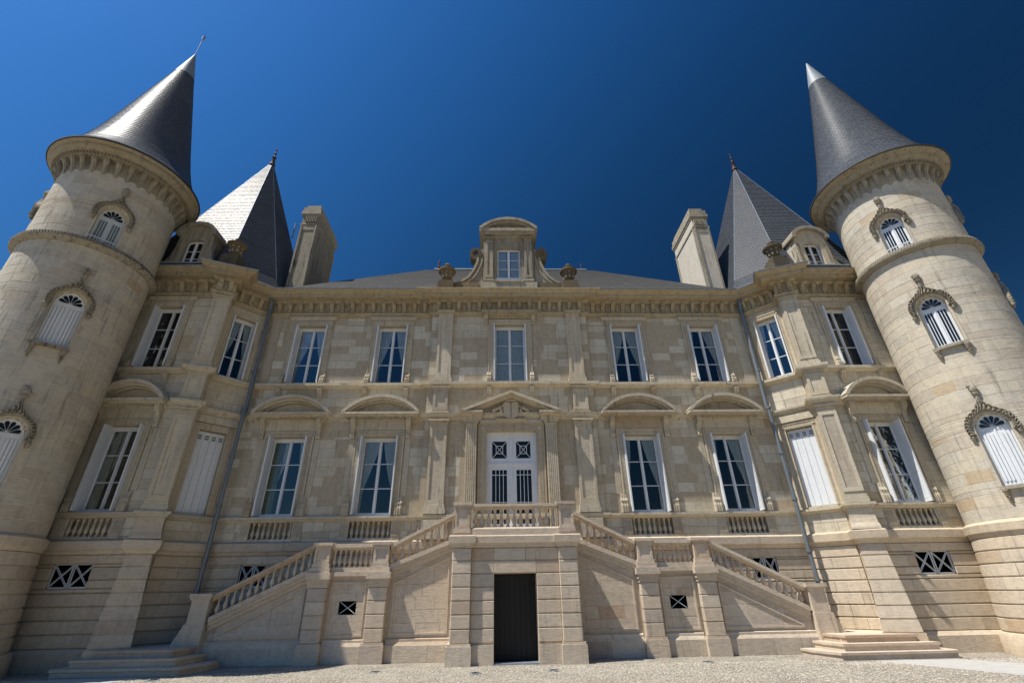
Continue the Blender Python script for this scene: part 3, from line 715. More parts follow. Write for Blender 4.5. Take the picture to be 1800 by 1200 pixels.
def window_bay(parent, fr, uc, gw, uw, curt0, curt1, w_bal=True, halfp=1.37, sd=0.2):
    casement(parent, fr, uc, gw, 4.06, 6.80, curt=curt0, sd=sd); surround(parent, fr, uc, gw, 4.07, 6.80)
    casement(parent, fr, uc, uw, 8.92, 11.46, curt=curt1, sd=sd * 0.75); surround(parent, fr, uc, uw, 8.92, 11.46)
    seg_pediment(parent, fr, uc, halfp, 7.47, 0.62, 0.50)
    m = MB(); m.fbox(fr, uc - gw / 2 - 0.28, uc + gw / 2 + 0.28, 0, 0.07, 7.03, 7.36); m.fbox(fr, uc - gw / 2 - 0.30, uc + gw / 2 + 0.30, 0.0, 0.11, 7.36, 7.465)
    part('window_frieze', m, TRIM, parent)
    m = MB(); m.fbox(fr, uc - uw / 2 - 0.30, uc + uw / 2 + 0.30, 0, 0.10, 11.70, 11.78); m.fbox(fr, uc - uw / 2 - 0.34, uc + uw / 2 + 0.34, 0, 0.14, 11.78, 11.838)
    part('lintel_cornice', m, TRIM, parent)
    for s_ in (-1, 1):
        console(parent, fr, uc + s_ * (gw / 2 + 0.34), 6.72, 7.45, 0.16, 0.30)
        console(parent, fr, uc + s_ * (uw / 2 + 0.16), 8.22, 8.66, 0.17, 0.17)
        volute_foot(parent, fr, uc + s_ * (uw / 2 + 0.16), 8.89, s_, 0.42, 0.17, 0.17)
        volute_foot(parent, fr, uc + s_ * (gw / 2 + 0.22), 4.06, s_, 0.62, 0.24, 0.14)
        m = MB(); o0 = uc + s_ * (gw / 2 + 0.34); m.fbox(fr, o0 - 0.10, o0 + 0.10, 0, 0.03, 4.68, 6.72); part('side_strip', m, TRIM, parent)
    if w_bal:
        m = MB(); m.fbox(fr, uc - 0.70, uc + 0.70, -0.39, -0.37, 3.36, 3.87); bp_ = part('balustrade_recess', m, WALL, parent)
        for k in range(8):
            u = uc - 0.70 + 1.40 * (k + 0.5) / 8; p = fr.p(u, -0.07, 3.365); inst('baluster', baluster_mesh(0.50, TRIM, 1.05), bp_, p)
        for s_ in (-1, 1):
            m = MB(); o0 = uc + s_ * 0.86
            for k in range(5): m.fbox(fr, o0 - 0.13 + k * 0.056, o0 - 0.13 + k * 0.056 + 0.034, 0.045, 0.065, 3.42, 3.80)
            m.fbox(fr, o0 - 0.16, o0 + 0.16, 0, 0.045, 3.29, 3.88); part('fluted_block', m, TRIM, parent)
cur = {(-1, 0): ('tied', 'tied'), (-1, 1): ('yellow', 'tied'), (1, 0): ('one', 'tied'), (1, 1): ('one', 'one')}
for s in (-1, 1):
    for i, x in enumerate(GWX): window_bay(MBK, F0, s * x, GWW, UWW, *cur[(s, i)])
# pilasters, two storeys, at the edges of the centre bay
for s in (-1, 1):
    pilaster(MBK, FC, s * 2.66, 0.62, 4.06, 7.36, d=0.10, base=0.34, cap=0.26, dc=0.17)
    pilaster(MBK, FC, s * 2.62, 0.58, 8.89, 12.06, d=0.09, base=0.26, cap=0.16, dc=0.16)
    pilaster(MBK, FC, s * 2.66, 0.56, 7.63, 8.66, d=0.10, base=0.10, cap=0.12, dc=0.15)
    m = MB(); m.fbox(FC, s * 2.66 - 0.38, s * 2.66 + 0.38, 0, 0.19, 3.28, 3.88); part('pedestal', m, TRIM, MBK)
    # outer pair of narrow strips
    m = MB(); m.fbox(F0, s * 9.55 - 0.2, s * 9.55 + 0.2, 0, 0.03, 8.89, 11.84); part('wall_strip', m, TRIM, MBK)
# centre door
DR = MBK
m = MB(); m.fbox(FC, -0.92, -0.86, -0.2, -0.12, 3.2, 6.93); m.fbox(FC, 0.86, 0.92, -0.2, -0.12, 3.2, 6.93); m.fbox(FC, -0.86, 0.86, -0.2, -0.12, 6.80, 6.93); m.fbox(FC, -0.86, 0.86, -0.2, -0.105, 5.70, 5.80)
door = part('door', m, WHITE, DR, label='white double door with barred glazing and crossed fanlights')
def bars(m, us, zs, u0, u1, z0, z1, t=0.010, d0=-0.15, d1=-0.128):
    for u in us: m.fbox(FC, u - t, u + t, d0, d1, z0, z1)
    for z in zs: m.fbox(FC, u0, u1, d0 + 0.002, d1 - 0.002, z - t, z + t)
for s in (-1, 1):
    i0, i1 = (0.04, 0.86); a, b = (i0, i1) if s > 0 else (-i1, -i0)
    p0, p1 = (0.17, 0.70); c0, c1 = (p0, p1) if s > 0 else (-p1, -p0)
    m = MB()
    m.fbox(FC, a, c0, -0.19, -0.14, 3.2, 5.70); m.fbox(FC, c1, b, -0.19, -0.14, 3.2, 5.70); m.fbox(FC, c0, c1, -0.19, -0.14, 5.56, 5.70); m.fbox(FC, c0, c1, -0.19, -0.14, 3.2, 3.75)
    m.fbox(FC, c0 + 0.05, c1 - 0.05, -0.14, -0.125, 3.3, 3.68)
    part('door_leaf', m, WHITE, door)
    m = MB(); m.fbox(FC, c0, c1, -0.175, -0.168, 3.75, 5.56); part('pane', m, GDARK, door)
    m = MB(); n = 4
    bars(m, [c0 + (c1 - c0) * k / n for k in range(1, n)], [5.38, 4.45, 4.28], c0, c1, 3.75, 5.56); part('door_grille', m, WHITE, door)
    m = MB(); m.fbox(FC, a, c0, -0.19, -0.14, 5.80, 6.80); m.fbox(FC, c1, b, -0.19, -0.14, 5.80, 6.80); m.fbox(FC, c0, c1, -0.19, -0.14, 5.80, 5.97); m.fbox(FC, c0, c1, -0.19, -0.14, 6.60, 6.80)
    part('transom_panel', m, WHITE, door)
    m = MB(); m.fbox(FC, c0, c1, -0.175, -0.168, 5.97, 6.60); part('pane', m, GDARK, door)
    m = MB(); uc, zc = (c0 + c1) / 2, 6.285
    for s1_, s2_ in ((-1, -1), (-1, 1), (1, -1), (1, 1)):
        m.tube(FC.p(uc, -0.15, zc), FC.p(uc + s1_ * 0.262, -0.15, zc + s2_ * 0.31), 0.011, seg=5)
    for q in (-1, 1):
        m.fbox(FC, uc + q * 0.12 - 0.01, uc + q * 0.12 + 0.01, -0.158, -0.14, zc - 0.15, zc + 0.15); m.fbox(FC, uc - 0.11, uc + 0.11, -0.158, -0.14, zc + q * 0.14 - 0.01, zc + q * 0.14 + 0.01)
    part('crossed_bars', m, WHITE, door)
m = MB(); q = FC.p
m.add([q(-0.92, -0.21, 3.2), q(0.92, -0.21, 3.2), q(0.92, -0.21, 6.93), q(-0.92, -0.21, 6.93)], [(0, 1, 2, 3)]); part('interior', m, INT, door)
m = MB(); m.fbox(FC, -0.04, 0.04, -0.19, -0.11, 3.2, 6.8); part('meeting_stile', m, WHITE, door)
surround(MBK, FC, 0, 1.84, 3.3, 6.93, bw=0.24, proud=0.06)
for s in (-1, 1):
    pilaster(MBK, FC, s * 1.46, 0.40, 3.28, 7.30, d=0.16, base=0.22, cap=0.26, fluted=True, dc=0.20)
m = MB(); m.fbox(FC, -1.16, 1.16, 0, 0.10, 7.22, 7.36); m.fbox(FC, -1.78, -1.1, 0, 0.24, 7.30, 7.46); m.fbox(FC, 1.1, 1.78, 0, 0.24, 7.30, 7.46); part('door_frieze', m, TRIM, MBK)
m = MB(); z0 = 7.46; pk = 8.36; hw = 1.86
for s in (-1, 1):
    m.fbox(FC, s * 1.06, s * hw, 0, 0.42, z0, z0 + 0.06); m.fbox(FC, s * 1.04, s * (hw + 0.02), 0, 0.50, z0 + 0.06, z0 + 0.13)
    o_ = [(s * (hw + 0.03), z0 + 0.13), (0, pk)]; i_ = [(s * (hw - 0.02), z0 + 0.02), (0, pk - 0.13)]
    m.ribbon(FC, [(s * (hw + 0.03), z0 + 0.14), (0, pk)], [(s * (hw - 0.20), z0 + 0.13), (0, pk - 0.10)], 0, 0.52)
    m.ribbon(FC, [(s * (hw - 0.20), z0 + 0.13), (0, pk - 0.10)], [(s * (hw - 0.42), z0 + 0.13), (0, pk - 0.20)], 0, 0.36)
pd = part('triangular_pediment', m, TRIM, MBK)
m = MB(); m.prism(FC, [(-1.45, z0 + 0.13), (1.45, z0 + 0.13), (0, pk - 0.2)], 0, 0.05); part('tympanum', m, TRIM, pd)
# carved coat of arms: shield, crown, scrolling supporters
crest = MB()
crest.prism(FC, [(-0.27, 8.0), (-0.01, 7.97), (-0.01, 7.36), (-0.12, 7.38), (-0.25, 7.46), (-0.29, 7.7)], 0.05, 0.24)
crest.prism(FC, [(0.27, 8.0), (0.01, 7.97), (0.01, 7.36), (0.12, 7.38), (0.25, 7.46), (0.29, 7.7)], 0.05, 0.24)
cs = part('carved_shield', crest, TRIM, pd)
m = MB(); m.fbox(FC, -0.20, 0.20, 0.05, 0.20, 8.02, 8.09)
for k in range(5):
    u = -0.2 + 0.1 * k; m.prism(FC, [(u - 0.045, 8.09), (u + 0.045, 8.09), (u, 8.17)], 0.07, 0.18)
part('carved_crown', m, TRIM, pd)
rr_ = random.Random(3)
for s in (-1, 1):
    m = MB()
    for k in range(34):
        a = k / 34 * 9.0; rad = 0.05 + 0.012 * k; u = s * (0.47 + rad * 0.55 * math.cos(a)); z = 7.72 + rad * 0.62 * math.sin(a) * 0.9; 
        if z > 8.0 - 0.5 * abs(u): z = 8.0 - 0.5 * abs(u)
        r_ = rr_.uniform(0.04, 0.075); q = FC.p(u, 0.12 + rr_.uniform(0, 0.08), z)
        m.lathe(q[0], q[1], [(0.001, q[2] - r_), (r_ * 0.8, q[2] - r_ * 0.5), (r_, q[2]), (r_ * 0.8, q[2] + r_ * 0.5), (0.001, q[2] + r_)], 6)
    part('carved_supporter', m, TRIM, pd)
m = MB(); m.fbox(FC, -0.55, 0.55, 0, 0.2, 7.30, 7.36); part('crest_ledge', m, TRIM, pd)
# centre upper window
casement(MBK, FC, 0, 1.32, 8.92, 11.46, curt='full', sd=0.12); surround(MBK, FC, 0, 1.32, 8.92, 11.46)
m = MB(); m.fbox(FC, -1.0, 1.0, 0, 0.07, 11.72, 11.86); m.fbox(FC, -1.1, 1.1, 0, 0.22, 11.86, 11.94); m.fbox(FC, -1.16, 1.16, 0, 0.30, 11.94, 12.02); part('window_hood', m, CORN, MBK)
for s in (-1, 1):
    console(MBK, FC, s * 0.98, 11.45, 11.86, 0.16, 0.2); console(MBK, FC, s * 0.82, 8.22, 8.66, 0.17, 0.17); volute_foot(MBK, FC, s * 0.84, 8.89, s, 0.42, 0.17, 0.17)

# roofs ---------------------------------------------------------------
def slate_faces(m, quads, rowh=0.16, lift=0.022):
    """each facet (bl, br, tr, tl) cut in overlapping courses; uv in metres"""
    if m.uv is None: m.uv = []
    for bl, br, tr, tl in quads:
        bl, br, tr, tl = map(Vector, (bl, br, tr, tl))
        ln = ((tl + tr) / 2 - (bl + br) / 2).length; n = max(2, int(ln / rowh))
        nrm = (br - bl).cross((tl + tr) / 2 - bl).normalized()
        if nrm.z < 0: nrm = -nrm
        W_ = (br - bl).normalized()
        for i in range(n):
            a, b = i / n, (i + 1) / n
            p0, p1 = bl.lerp(tl, a) + nrm * lift, br.lerp(tr, a) + nrm * lift; p2, p3 = br.lerp(tr, b), bl.lerp(tl, b)
            q0, q1 = bl.lerp(tl, a), br.lerp(tr, a); k = len(m.v)
            m.v += [tuple(x) for x in (p0, p1, p2, p3, q0, q1)]
            for x, vv in ((p0, a), (p1, a), (p2, b), (p3, b), (q0, a), (q1, a)): m.uv.append(((x - bl).dot(W_), vv * n * rowh))
            m.f += [[k, k + 1, k + 2, k + 3], [k + 4, k + 5, k + 1, k]]; m.t += [0, 0]
m = MB(); ez = 13.0; RY, RZ = 4.0, 17.3; ex = 9.75
A = (-ex, -0.42, ez); B = (ex, -0.42, ez); Cc = (ex, 9.0, ez); D = (-ex, 9.0, ez); RL = (-4.35, RY, RZ); RRt = (4.75, RY, RZ)
slate_faces(m, [(A, B, RRt, RL), (B, Cc, RRt, RRt), (Cc, D, RL, RRt), (D, A, RL, RL)], 0.12, 0.010)
roof = part('roof', m, OLDSL, MBK)
m = MB(); m.tube((-3.95, RY, RZ + 0.03), (4.4, RY, RZ + 0.03), 0.07); part('ridge_capping', m, LEAD, roof)
m = MB(); m.lathe(-3.7, RY, [(0.10, 17.3), (0.05, 17.4), (0.09, 17.5), (0.03, 17.6), (0.06, 17.75), (0.01, 18.0)], 8); part('finial', m, IRON, roof, smooth=True)
m = MB(); m.lathe(4.15, RY, [(0.06, 17.3), (0.03, 17.5), (0.05, 17.6), (0.01, 17.8)], 8); part('finial', m, IRON, roof, smooth=True)
m = MB(); m.box(-9.9, 9.9, 9.0, 9.3, 0, 13.0); m.box(-9.95, -9.7, 0.42, 9.0, 0, 13.0); m.box(9.7, 9.95, 0.42, 9.0, 0, 13.0); part('rear_wall', m, WALL, MBK)
m = MB(); m.box(-9.7, 9.7, -0.05, 9.0, 12.62, 12.7); part('attic_floor', m, WALL, MBK)

# dormer --------------------------------------------------------------
FD = Fr((0, -0.30), (1, 0))
m = MB()
core(m, FD, -1.12, 1.12, 12.99, 15.85, [(-0.50, 0.50, 13.65, 15.30)], 0, 0.3)
m.box(-1.12, -0.9, 0.0, 3.2, 12.99, 15.85); m.box(0.9, 1.12, 0.0, 3.2, 12.99, 15.85)
dorm = part('dormer', m, WEA, MBK, label='tall stone dormer with a curved hood and side scrolls')
casement(dorm, FD, 0, 1.0, 13.65, 15.30, shutters=False, curt='full', rows=3, din=-0.12) if False else None
dw = MB(); a, b, z0, z1, e = -0.50, 0.50, 13.65, 15.30, -0.12
dw.fbox(FD, a, a + 0.06, e - 0.05, e, z0, z1); dw.fbox(FD, b - 0.06, b, e - 0.05, e, z0, z1); dw.fbox(FD, a + 0.06, b - 0.06, e - 0.05, e, z1 - 0.09, z1); dw.fbox(FD, a + 0.06, b - 0.06, e - 0.05, e + 0.02, z0, z0 + 0.12); dw.fbox(FD, -0.055, 0.055, e - 0.05, e + 0.01, z0 + 0.12, z1 - 0.09)
for k in (1, 2):
    z = z0 + 0.12 + k * 0.48; dw.fbox(FD, a + 0.06, b - 0.06, e - 0.035, e - 0.012, z - 0.013, z + 0.013)
part('dormer_window', dw, WHITE, dorm)
for s in (-1, 1):
    for k in range(3):
        m = MB(); u0, u1 = (0.055, 0.44) if s > 0 else (-0.44, -0.055); z = z0 + 0.12 + k * 0.48; m.fbox(FD, u0, u1, e - 0.03, e - 0.024, z + 0.014, z + 0.465 if k < 2 else z1 - 0.09); part('pane', m, GLASS, dorm)
    m = MB(); u0, u1 = (0.09, 0.46) if s > 0 else (-0.46, -0.09); m.fbox(FD, u0, u1, e - 0.12, e - 0.09, z0, z1); part('inner_shutter', m, BLIND, dorm)
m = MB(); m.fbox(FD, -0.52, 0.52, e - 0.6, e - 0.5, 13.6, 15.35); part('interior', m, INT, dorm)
for s in (-1, 1):
    pilaster(dorm, FD, s * 0.86, 0.34, 13.45, 15.85, d=0.10, base=0.2, cap=0.2, mat=WEA, dc=0.14)
    # big side scroll: concave buttress with a curled top
    m = MB(); prof = [(s * 1.14, 12.995), (s * 2.32, 12.995), (s * 2.30, 13.42), (s * 2.12, 13.48), (s * 1.80, 13.70), (s * 1.58, 14.05), (s * 1.42, 14.5), (s * 1.36, 14.95), (s * 1.36, 15.2), (s * 1.14, 15.3)]
    m.prism(FD, prof if s > 0 else prof[::-1], -0.45, -0.02); vo = part('side_scroll', m, WEA, dorm)
    m = MB(); n = 16; uc, zc = s * 1.46, 15.0
    out = [(uc + 0.27 * math.cos(2 * PI * k / n), zc + 0.33 * math.sin(2 * PI * k / n)) for k in range(n + 1)]; inn = [(uc + 0.12 * math.cos(2 * PI * k / n), zc + 0.16 * math.sin(2 * PI * k / n)) for k in range(n + 1)]
    m.ribbon(FD, out, inn, -0.5, 0.04); m.prism(FD, inn[:-1], -0.5, 0.01); part('scroll_curl', m, LICH, vo)
    m = MB()
    o1 = [(s * (2.25), 13.46), (s * 2.05, 13.55), (s * 1.78, 13.78), (s * 1.58, 14.12), (s * 1.44, 14.52), (s * 1.40, 14.8)]
    i1 = [(x - s * 0.09, z - 0.05) for x, z in o1]; m.ribbon(FD, o1, i1, -0.02, 0.05); i2 = [(x - s * 0.2, z - 0.08) for x, z in o1]; i3 = [(x - s * 0.06, z - 0.02) for x, z in i2]; m.ribbon(FD, i2, i3, -0.02, 0.03)
    part('scroll_rib', m, WEA, vo)
    m = MB(); m.box(min(s * 1.3, s * 2.5), max(s * 1.3, s * 2.5), -0.40, 0.1, 12.992, 13.40); part('parapet_block', m, LICH, dorm)
m = MB(); m.fbox(FD, -1.2, 1.2, -0.1, 0.14, 12.99, 13.40); m.fbox(FD, -0.62, 0.62, -0.1, 0.18, 13.40, 13.50); part('dormer_base', m, WEA, dorm)
m = MB(); m.fbox(FD, -0.55, 0.55, -0.1, 0.12, 13.52, 13.62); part('zinc_sill', m, ZINC, dorm)
m = MB(); m.fbox(FD, -1.16, 1.16, -0.2, 0.06, 15.85, 15.98); m.fbox(FD, -1.24, 1.24, -3.4, 0.20, 15.98, 16.10); m.fbox(FD, -1.30, 1.30, -3.4, 0.30, 16.10, 16.26)
hw, rise, z0 = 1.30, 0.58, 16.26; rr = (hw * hw + rise * rise) / (2 * rise); cz = z0 + rise - rr; a_ = math.asin(hw / rr); n = 18
arc = lambda r_, k=1.0: [(r_ * math.sin(-a_ * k + 2 * a_ * k * i / n), cz + r_ * math.cos(-a_ * k + 2 * a_ * k * i / n)) for i in range(n + 1)]
m.ribbon(FD, arc(rr + 0.03), arc(rr - 0.10), -3.4, 0.34); m.ribbon(FD, arc(rr - 0.10, 0.97), arc(rr - 0.20, 0.95), -0.3, 0.22)
part('curved_hood', m, WEA, dorm)
m = MB(); pl = [p for p in arc(rr - 0.19, 0.93) if p[1] > z0]; m.prism(FD, [(pl[0][0], z0)] + pl + [(pl[-1][0], z0)], -0.2, 0.04); part('tympanum', m, WEA, dorm)
m = MB(); rr2 = random.Random(5)
for k in range(40):
    u = rr2.uniform(-0.62, 0.62); z = z0 + 0.08 + rr2.random() * (0.26 - 0.25 * abs(u)); r_ = rr2.uniform(0.03, 0.05); q = FD.p(u, 0.05, z)
    m.lathe(q[0], q[1], [(0.001, z - r_), (r_, z), (0.001, z + r_)], 5)
part('carved_relief', m, LICH, dorm)

# urns ----------------------------------------------------------------
def urn(x, y, z, label, h=1.15, ph=0.30):
    t = thing('stone_urn', label, 'urn', (x, y, z), 'stone urns along the cornice')
    m = MB(); m.box(x - 0.34, x + 0.34, y - 0.30, y + 0.30, z, z + ph); m.box(x - 0.30, x + 0.30, y - 0.27, y + 0.27, z + ph, z + ph + 0.10); part('pedestal', m, LICH, t); z += ph - 0.30
    k = h / 1.15; pr = [(0.20, 0.40), (0.16, 0.46), (0.10, 0.52), (0.13, 0.56), (0.22, 0.66), (0.27, 0.78), (0.25, 0.90), (0.38, 0.97), (0.38, 1.04), (0.33, 1.08), (0.22, 1.12), (0.20, 1.18), (0.12, 1.24), (0.14, 1.30), (0.10, 1.38), (0.02, 1.44)]
    m = MB(); m.lathe(x, y, [(r_, z + zz * k) for r_, zz in pr], 16); part('urn_body', m, LICH, t, smooth=True)
    m = MB()
    for q in range(8):
        a = q * PI / 4; r0, r1 = 0.185, 0.25
        m.tube((x + r0 * math.cos(a), y + r0 * math.sin(a), z + 0.62 * k), (x + (r1 - 0.03) * math.cos(a), y + (r1 - 0.03) * math.sin(a), z + 0.88 * k), 0.045, 0.06, 6)
    part('gadrooning', m, WEA, t, smooth=True)
    return t
urn(-2.68, -0.34, 12.992, 'lichen-dark stone urn standing left of the tall central dormer'); urn(2.60, -0.34, 12.992, 'lichen-dark stone urn standing right of the tall central dormer')

# ================================================================== pavilions
E1, E2, E3 = (10.70, -1.50), (11.28, -1.74), (11.38, -1.50)
def pav_path(s):
    P = [(9.95, 0), (10.95, -1.0), E1, E2, E3, (14.25, -1.5)]
    P = [(s * x, y) for x, y in P]
    return P if s > 0 else P[::-1]
def pav(s):
    side = 'right' if s > 0 else 'left'
    lab = ('corner pavilion with a grey pyramid roof, between main block and sunlit right round tower' if s > 0 else
           'shaded corner pavilion beside the left round tower, its pyramid roof glaring white on one face')
    T = thing('corner_pavilion', lab, 'pavilion', (s * 12.2, 0, 0), 'corner pavilions')
    r2 = math.sqrt(0.5)
    if s > 0: FK = Fr((9.95, 0), (r2, -r2)); FP = Fr((0, -1.5), (1, 0)); kx = lambda u: u; XF = 12.84
    else: FK = Fr((-10.95, -1.0), (r2, r2)); FP = Fr((0, -1.5), (1, 0)); XF = -12.84
    Lk = math.sqrt(2.0); cu = 0.81 if s > 0 else Lk - 0.81     # window centre along the canted wall
    gw, uw, kw = 1.22, 1.12, 0.88
    hf = [(XF - gw / 2, XF + gw / 2, 4.06, 6.80), (XF - 0.66, XF + 0.66, 3.36, 3.87), (XF - uw / 2, XF + uw / 2, 8.92, 11.46), (XF - 0.56, XF + 0.56, 1.98, 2.62)]
    hk = [(cu - kw / 2, cu + kw / 2, 4.12, 6.86), (cu - kw / 2, cu + kw / 2, 8.92, 11.46)]
    m = MB()
    xa, xb = (11.36, 14.6) if s > 0 else (-14.6, -11.36)
    core(m, Fr((0, -1.494), (1, 0)), xa, xb, 0, 12.6, hf); 
    fk2 = Fr((FK.o[0] - FK.n[0] * 0.006, FK.o[1] - FK.n[1] * 0.006), FK.u); core(m, fk2, 0, Lk, 0, 12.6, hk)
    part('wall', m, WMORT, T)
    St = Stones(T)
    th = [trimholes(XF, gw, 4.06, 6.80), trimholes(XF, uw, 8.92, 11.46)] + hf
    a, b = (11.40, 14.5) if s > 0 else (-14.5, -11.40)
    St.wall(FP, a, b, 0.53, 2.87, 0.334, 1.15, 0.035, 0.012, 0.034, 0.005, RUST, hf); St.wall(FP, a, b, 3.28, 3.89, 0.305, 0.9, 0.02, 0.006, 0.01, 0.01, WALL, th)
    for z0, z1 in ((4.06, 7.37), (7.62, 8.67), (8.89, 11.84)): St.wall(FP, a, b, z0, z1, 0.33, 0.66, 0.006, 0.004, 0.013, 0.013, WALL, th)
    tk = [trimholes(cu, kw, 4.12, 6.86, 0.15), trimholes(cu, kw, 8.92, 11.46, 0.15)] + hk
    St.wall(FK, 0.02, Lk - 0.02, 0.53, 2.87, 0.334, 1.3, 0.035, 0.012, 0.034, 0.005, RUST); St.wall(FK, 0.02, Lk - 0.02, 3.28, 3.89, 0.305, 0.9, 0.008, 0.006, 0.01, 0.01, WALL)
    for z0, z1 in ((4.06, 7.37), (7.62, 8.67), (8.89, 11.84)): St.wall(FK, 0.02, Lk - 0.02, z0, z1, 0.33, 0.8, 0.006, 0.004, 0.012, 0.012, WALL, tk)
    St.build()
    # buttress under the corner pilaster: battered rusticated courses
    q1, q2, q3 = [(s * x, y) for x, y in (E1, E2, E3)]; q0 = (s * 10.95, -1.0)
    if s > 0: fcs = [(q0, q1), (q1, q2), (q2, q3)]
    else: fcs = [(q3, q2), (q2, q1), (q1, q0)]
    # battered solid
    def ring(z, ex):
        pts = [(10.95, -1.0), (E1[0] - ex * 0.95, E1[1] - ex * 0.55), (E2[0] + ex * 0.15, E2[1] - ex * 0.75), (E3[0] + ex * 0.35, -1.5), (11.3, -1.1)]
        return [(s * x, y, z) for x, y in pts]
    m = MB(); n = 5
    zs = [0.53 + 0.334 * k for k in range(8)]
    for z0, z1 in zip(zs[:-1], zs[1:]):
        for za, zb, sh in ((z0, z0 + 0.018, -0.03), (z0 + 0.018, z1 - 0.018, 0.0), (z1 - 0.018, z1, -0.03)):
            e0 = (2.87 - za) * 0.14 + sh; e1 = (2.87 - zb) * 0.14 + sh
            v = ring(za, e0) + ring(zb, e1)
            m.add(v, [(i, (i + 1) % n, n + (i + 1) % n, n + i) for i in range(n)] + [tuple(range(n)), tuple(range(n, 2 * n))], random.random())
    part('battered_buttress', m, RUST, T)
    m = MB(); e = 2.34 * 0.14 + 0.08; v = ring(-0.02, e + 0.03) + ring(0.53, e); m.add(v, [(i, (i + 1) % n, n + (i + 1) % n, n + i) for i in range(n)] + [tuple(range(n, 2 * n))]); part('buttress_foot', m, RUST, T)
    # upper shaft
    m = MB(); v = ring(2.86, 0.0) + ring(12.6, 0.0); m.add(v, [(i, (i + 1) % n, n + (i + 1) % n, n + i) for i in range(n)] + [tuple(range(n, 2 * n))]); part('corner_pier', m, TRIM, T)
    m = MB(); lv = [(3.27, 0.17), (3.33, 0.16), (3.45, 0.10), (3.60, 0.07), (3.885, 0.06)]; v = []
    for z_, e_ in lv: v += ring(z_, e_)
    m.add(v, [(j * n + i, j * n + (i + 1) % n, (j + 1) * n + (i + 1) % n, (j + 1) * n + i) for j in range(len(lv) - 1) for i in range(n)])
    part('pier_pedestal', m, RUST, T)
    pa, pb = (q1, q2) if s > 0 else (q2, q1)
    FQ = Fr(pa, (pb[0] - pa[0], pb[1] - pa[1])); lq = math.hypot(pb[0] - pa[0], pb[1] - pa[1])
    for z0, z1, bs, cp in ((4.06, 7.36, 0.34, 0.26), (7.63, 8.66, 0.1, 0.12), (8.89, 11.84, 0.26, 0.16)):
        pilaster(T, FQ, lq / 2, lq - 0.06, z0, z1, d=0.03, base=bs, cap=cp, dc=0.07)
    P = pav_path(s)
    for nm, pr, mt in (('cornice', CORN_PROF, CORN), ('bed_moulding', BED_PROF, CORN), ('architrave_moulding', ARCH_PROF, CORN), ('sill_course', SILL1_PROF, TRIM), ('string_course', STR_PROF, TRIM), ('sill_course', SILL0_PROF, TRIM), ('plinth_course', PLIN_PROF, RUST), ('base_course', BASE_PROF, RUST)):
        # a hair higher than the main block's courses so that no faces share a plane
        course(nm, P, [(d, z + 0.003 if z < 12.9 else z + 0.004) for d, z in pr], mt, T)
    course('gutter', P, GUT_PROF, ZINC, T)
    m = MB(); qq = [(s * x, y) for x, y in ((10.50, -1.15), (10.46, -1.72), (11.36, -2.10), (11.80, -1.72), (11.6, -1.4))]; n5 = len(qq)
    v5 = [(x, y, 12.82) for x, y in qq] + [(x, y, 12.86) for x, y in qq] + [(x * 1.0 + (0.06 if x > s * 11.1 else -0.06), y - 0.06, 12.95) for x, y in qq] + [(x * 1.0 + (0.06 if x > s * 11.1 else -0.06), y - 0.06, 13.0) for x, y in qq]
    m.add(v5, [(j * n5 + i, j * n5 + (i + 1) % n5, (j + 1) * n5 + (i + 1) % n5, (j + 1) * n5 + i) for j in range(3) for i in range(n5)] + [tuple(range(3 * n5, 4 * n5)), tuple(range(n5))])
    part('corner_cornice_block', m, CORN, T)
    m = MB(); v6 = [(x, y, z) for z in (13.002, 13.022) for x, y, _ in v5[3 * n5:4 * n5]]; m.add(v6, [(i, (i + 1) % n5, n5 + (i + 1) % n5, n5 + i) for i in range(n5)] + [tuple(range(n5, 2 * n5))]); part('lead_flashing', m, LEAD, T)
    corbel_row(T, FK, 0.22, Lk - 0.1, 12.085, 12.505, 0.24, pitch=0.40)
    a, b = (11.75, 14.05) if s > 0 else (-14.05, -11.75)
    corbel_row(T, FP, a, b, 12.085, 12.505, 0.24, pitch=0.46)
    corbel_row(T, FQ, lq / 2 - 0.17, lq / 2 + 0.17, 12.085, 12.505, 0.24, pitch=0.34)
    for fr, a2, b2 in ((FK, 0, Lk), (FP, xa, xb)):
        m = MB(); m.fbox(fr, a2, b2, -0.02, 0.012, 12.0, 12.6); part('frieze', m, CORN, T)
    basement_grille(T, FP, XF, 1.12, 1.98, 2.62)
    # front bay
    c0 = 'yellow' if s < 0 else 'one'
    window_bay(T, FP, XF, gw, uw, c0, 'one' if s > 0 else 'tied', halfp=1.16, sd=0.20)
    # canted bay: ground shutters closed, upper casement
    surround(T, FK, cu, kw, 4.12, 6.86, bw=0.15); surround(T, FK, cu, kw, 8.92, 11.46, bw=0.15)
    casement(T, FK, cu, kw, 8.92, 11.46, curt='tied' if s < 0 else 'one', sd=0.10)
    m = MB(); m.fbox(FK, cu - kw / 2 - 0.24, cu + kw / 2 + 0.24, 0, 0.11, 7.10, 7.36); part('lintel_cornice', m, TRIM, T)
    m = MB(); z0, z1 = 4.14, 6.84
    m.fbox(FK, cu - kw / 2, cu + kw / 2, -0.20, -0.16, z0, z1)
    sh = part('closed_shutters', m, WHITE, T, label='closed white panelled shutters')
    for k in range(4):
        ua = cu - kw / 2 + kw * k / 4; m = MB(); m.fbox(FK, ua + 0.006, ua + kw / 4 - 0.006, -0.16, -0.135, z0 + 0.01, z1 - 0.01); pn = part('shutter_panel', m, WHITE, sh)
        m = MB()
        for i in range(3):
            for j in range(2):
                uu = ua + kw / 8 - 0.06 + i * 0.042; m.fbox(FK, uu, uu + 0.026, -0.135, -0.130, z1 - 0.28 + j * 0.085, z1 - 0.28 + j * 0.085 + 0.065)
        part('vent_slot', m, GDARK, sh)
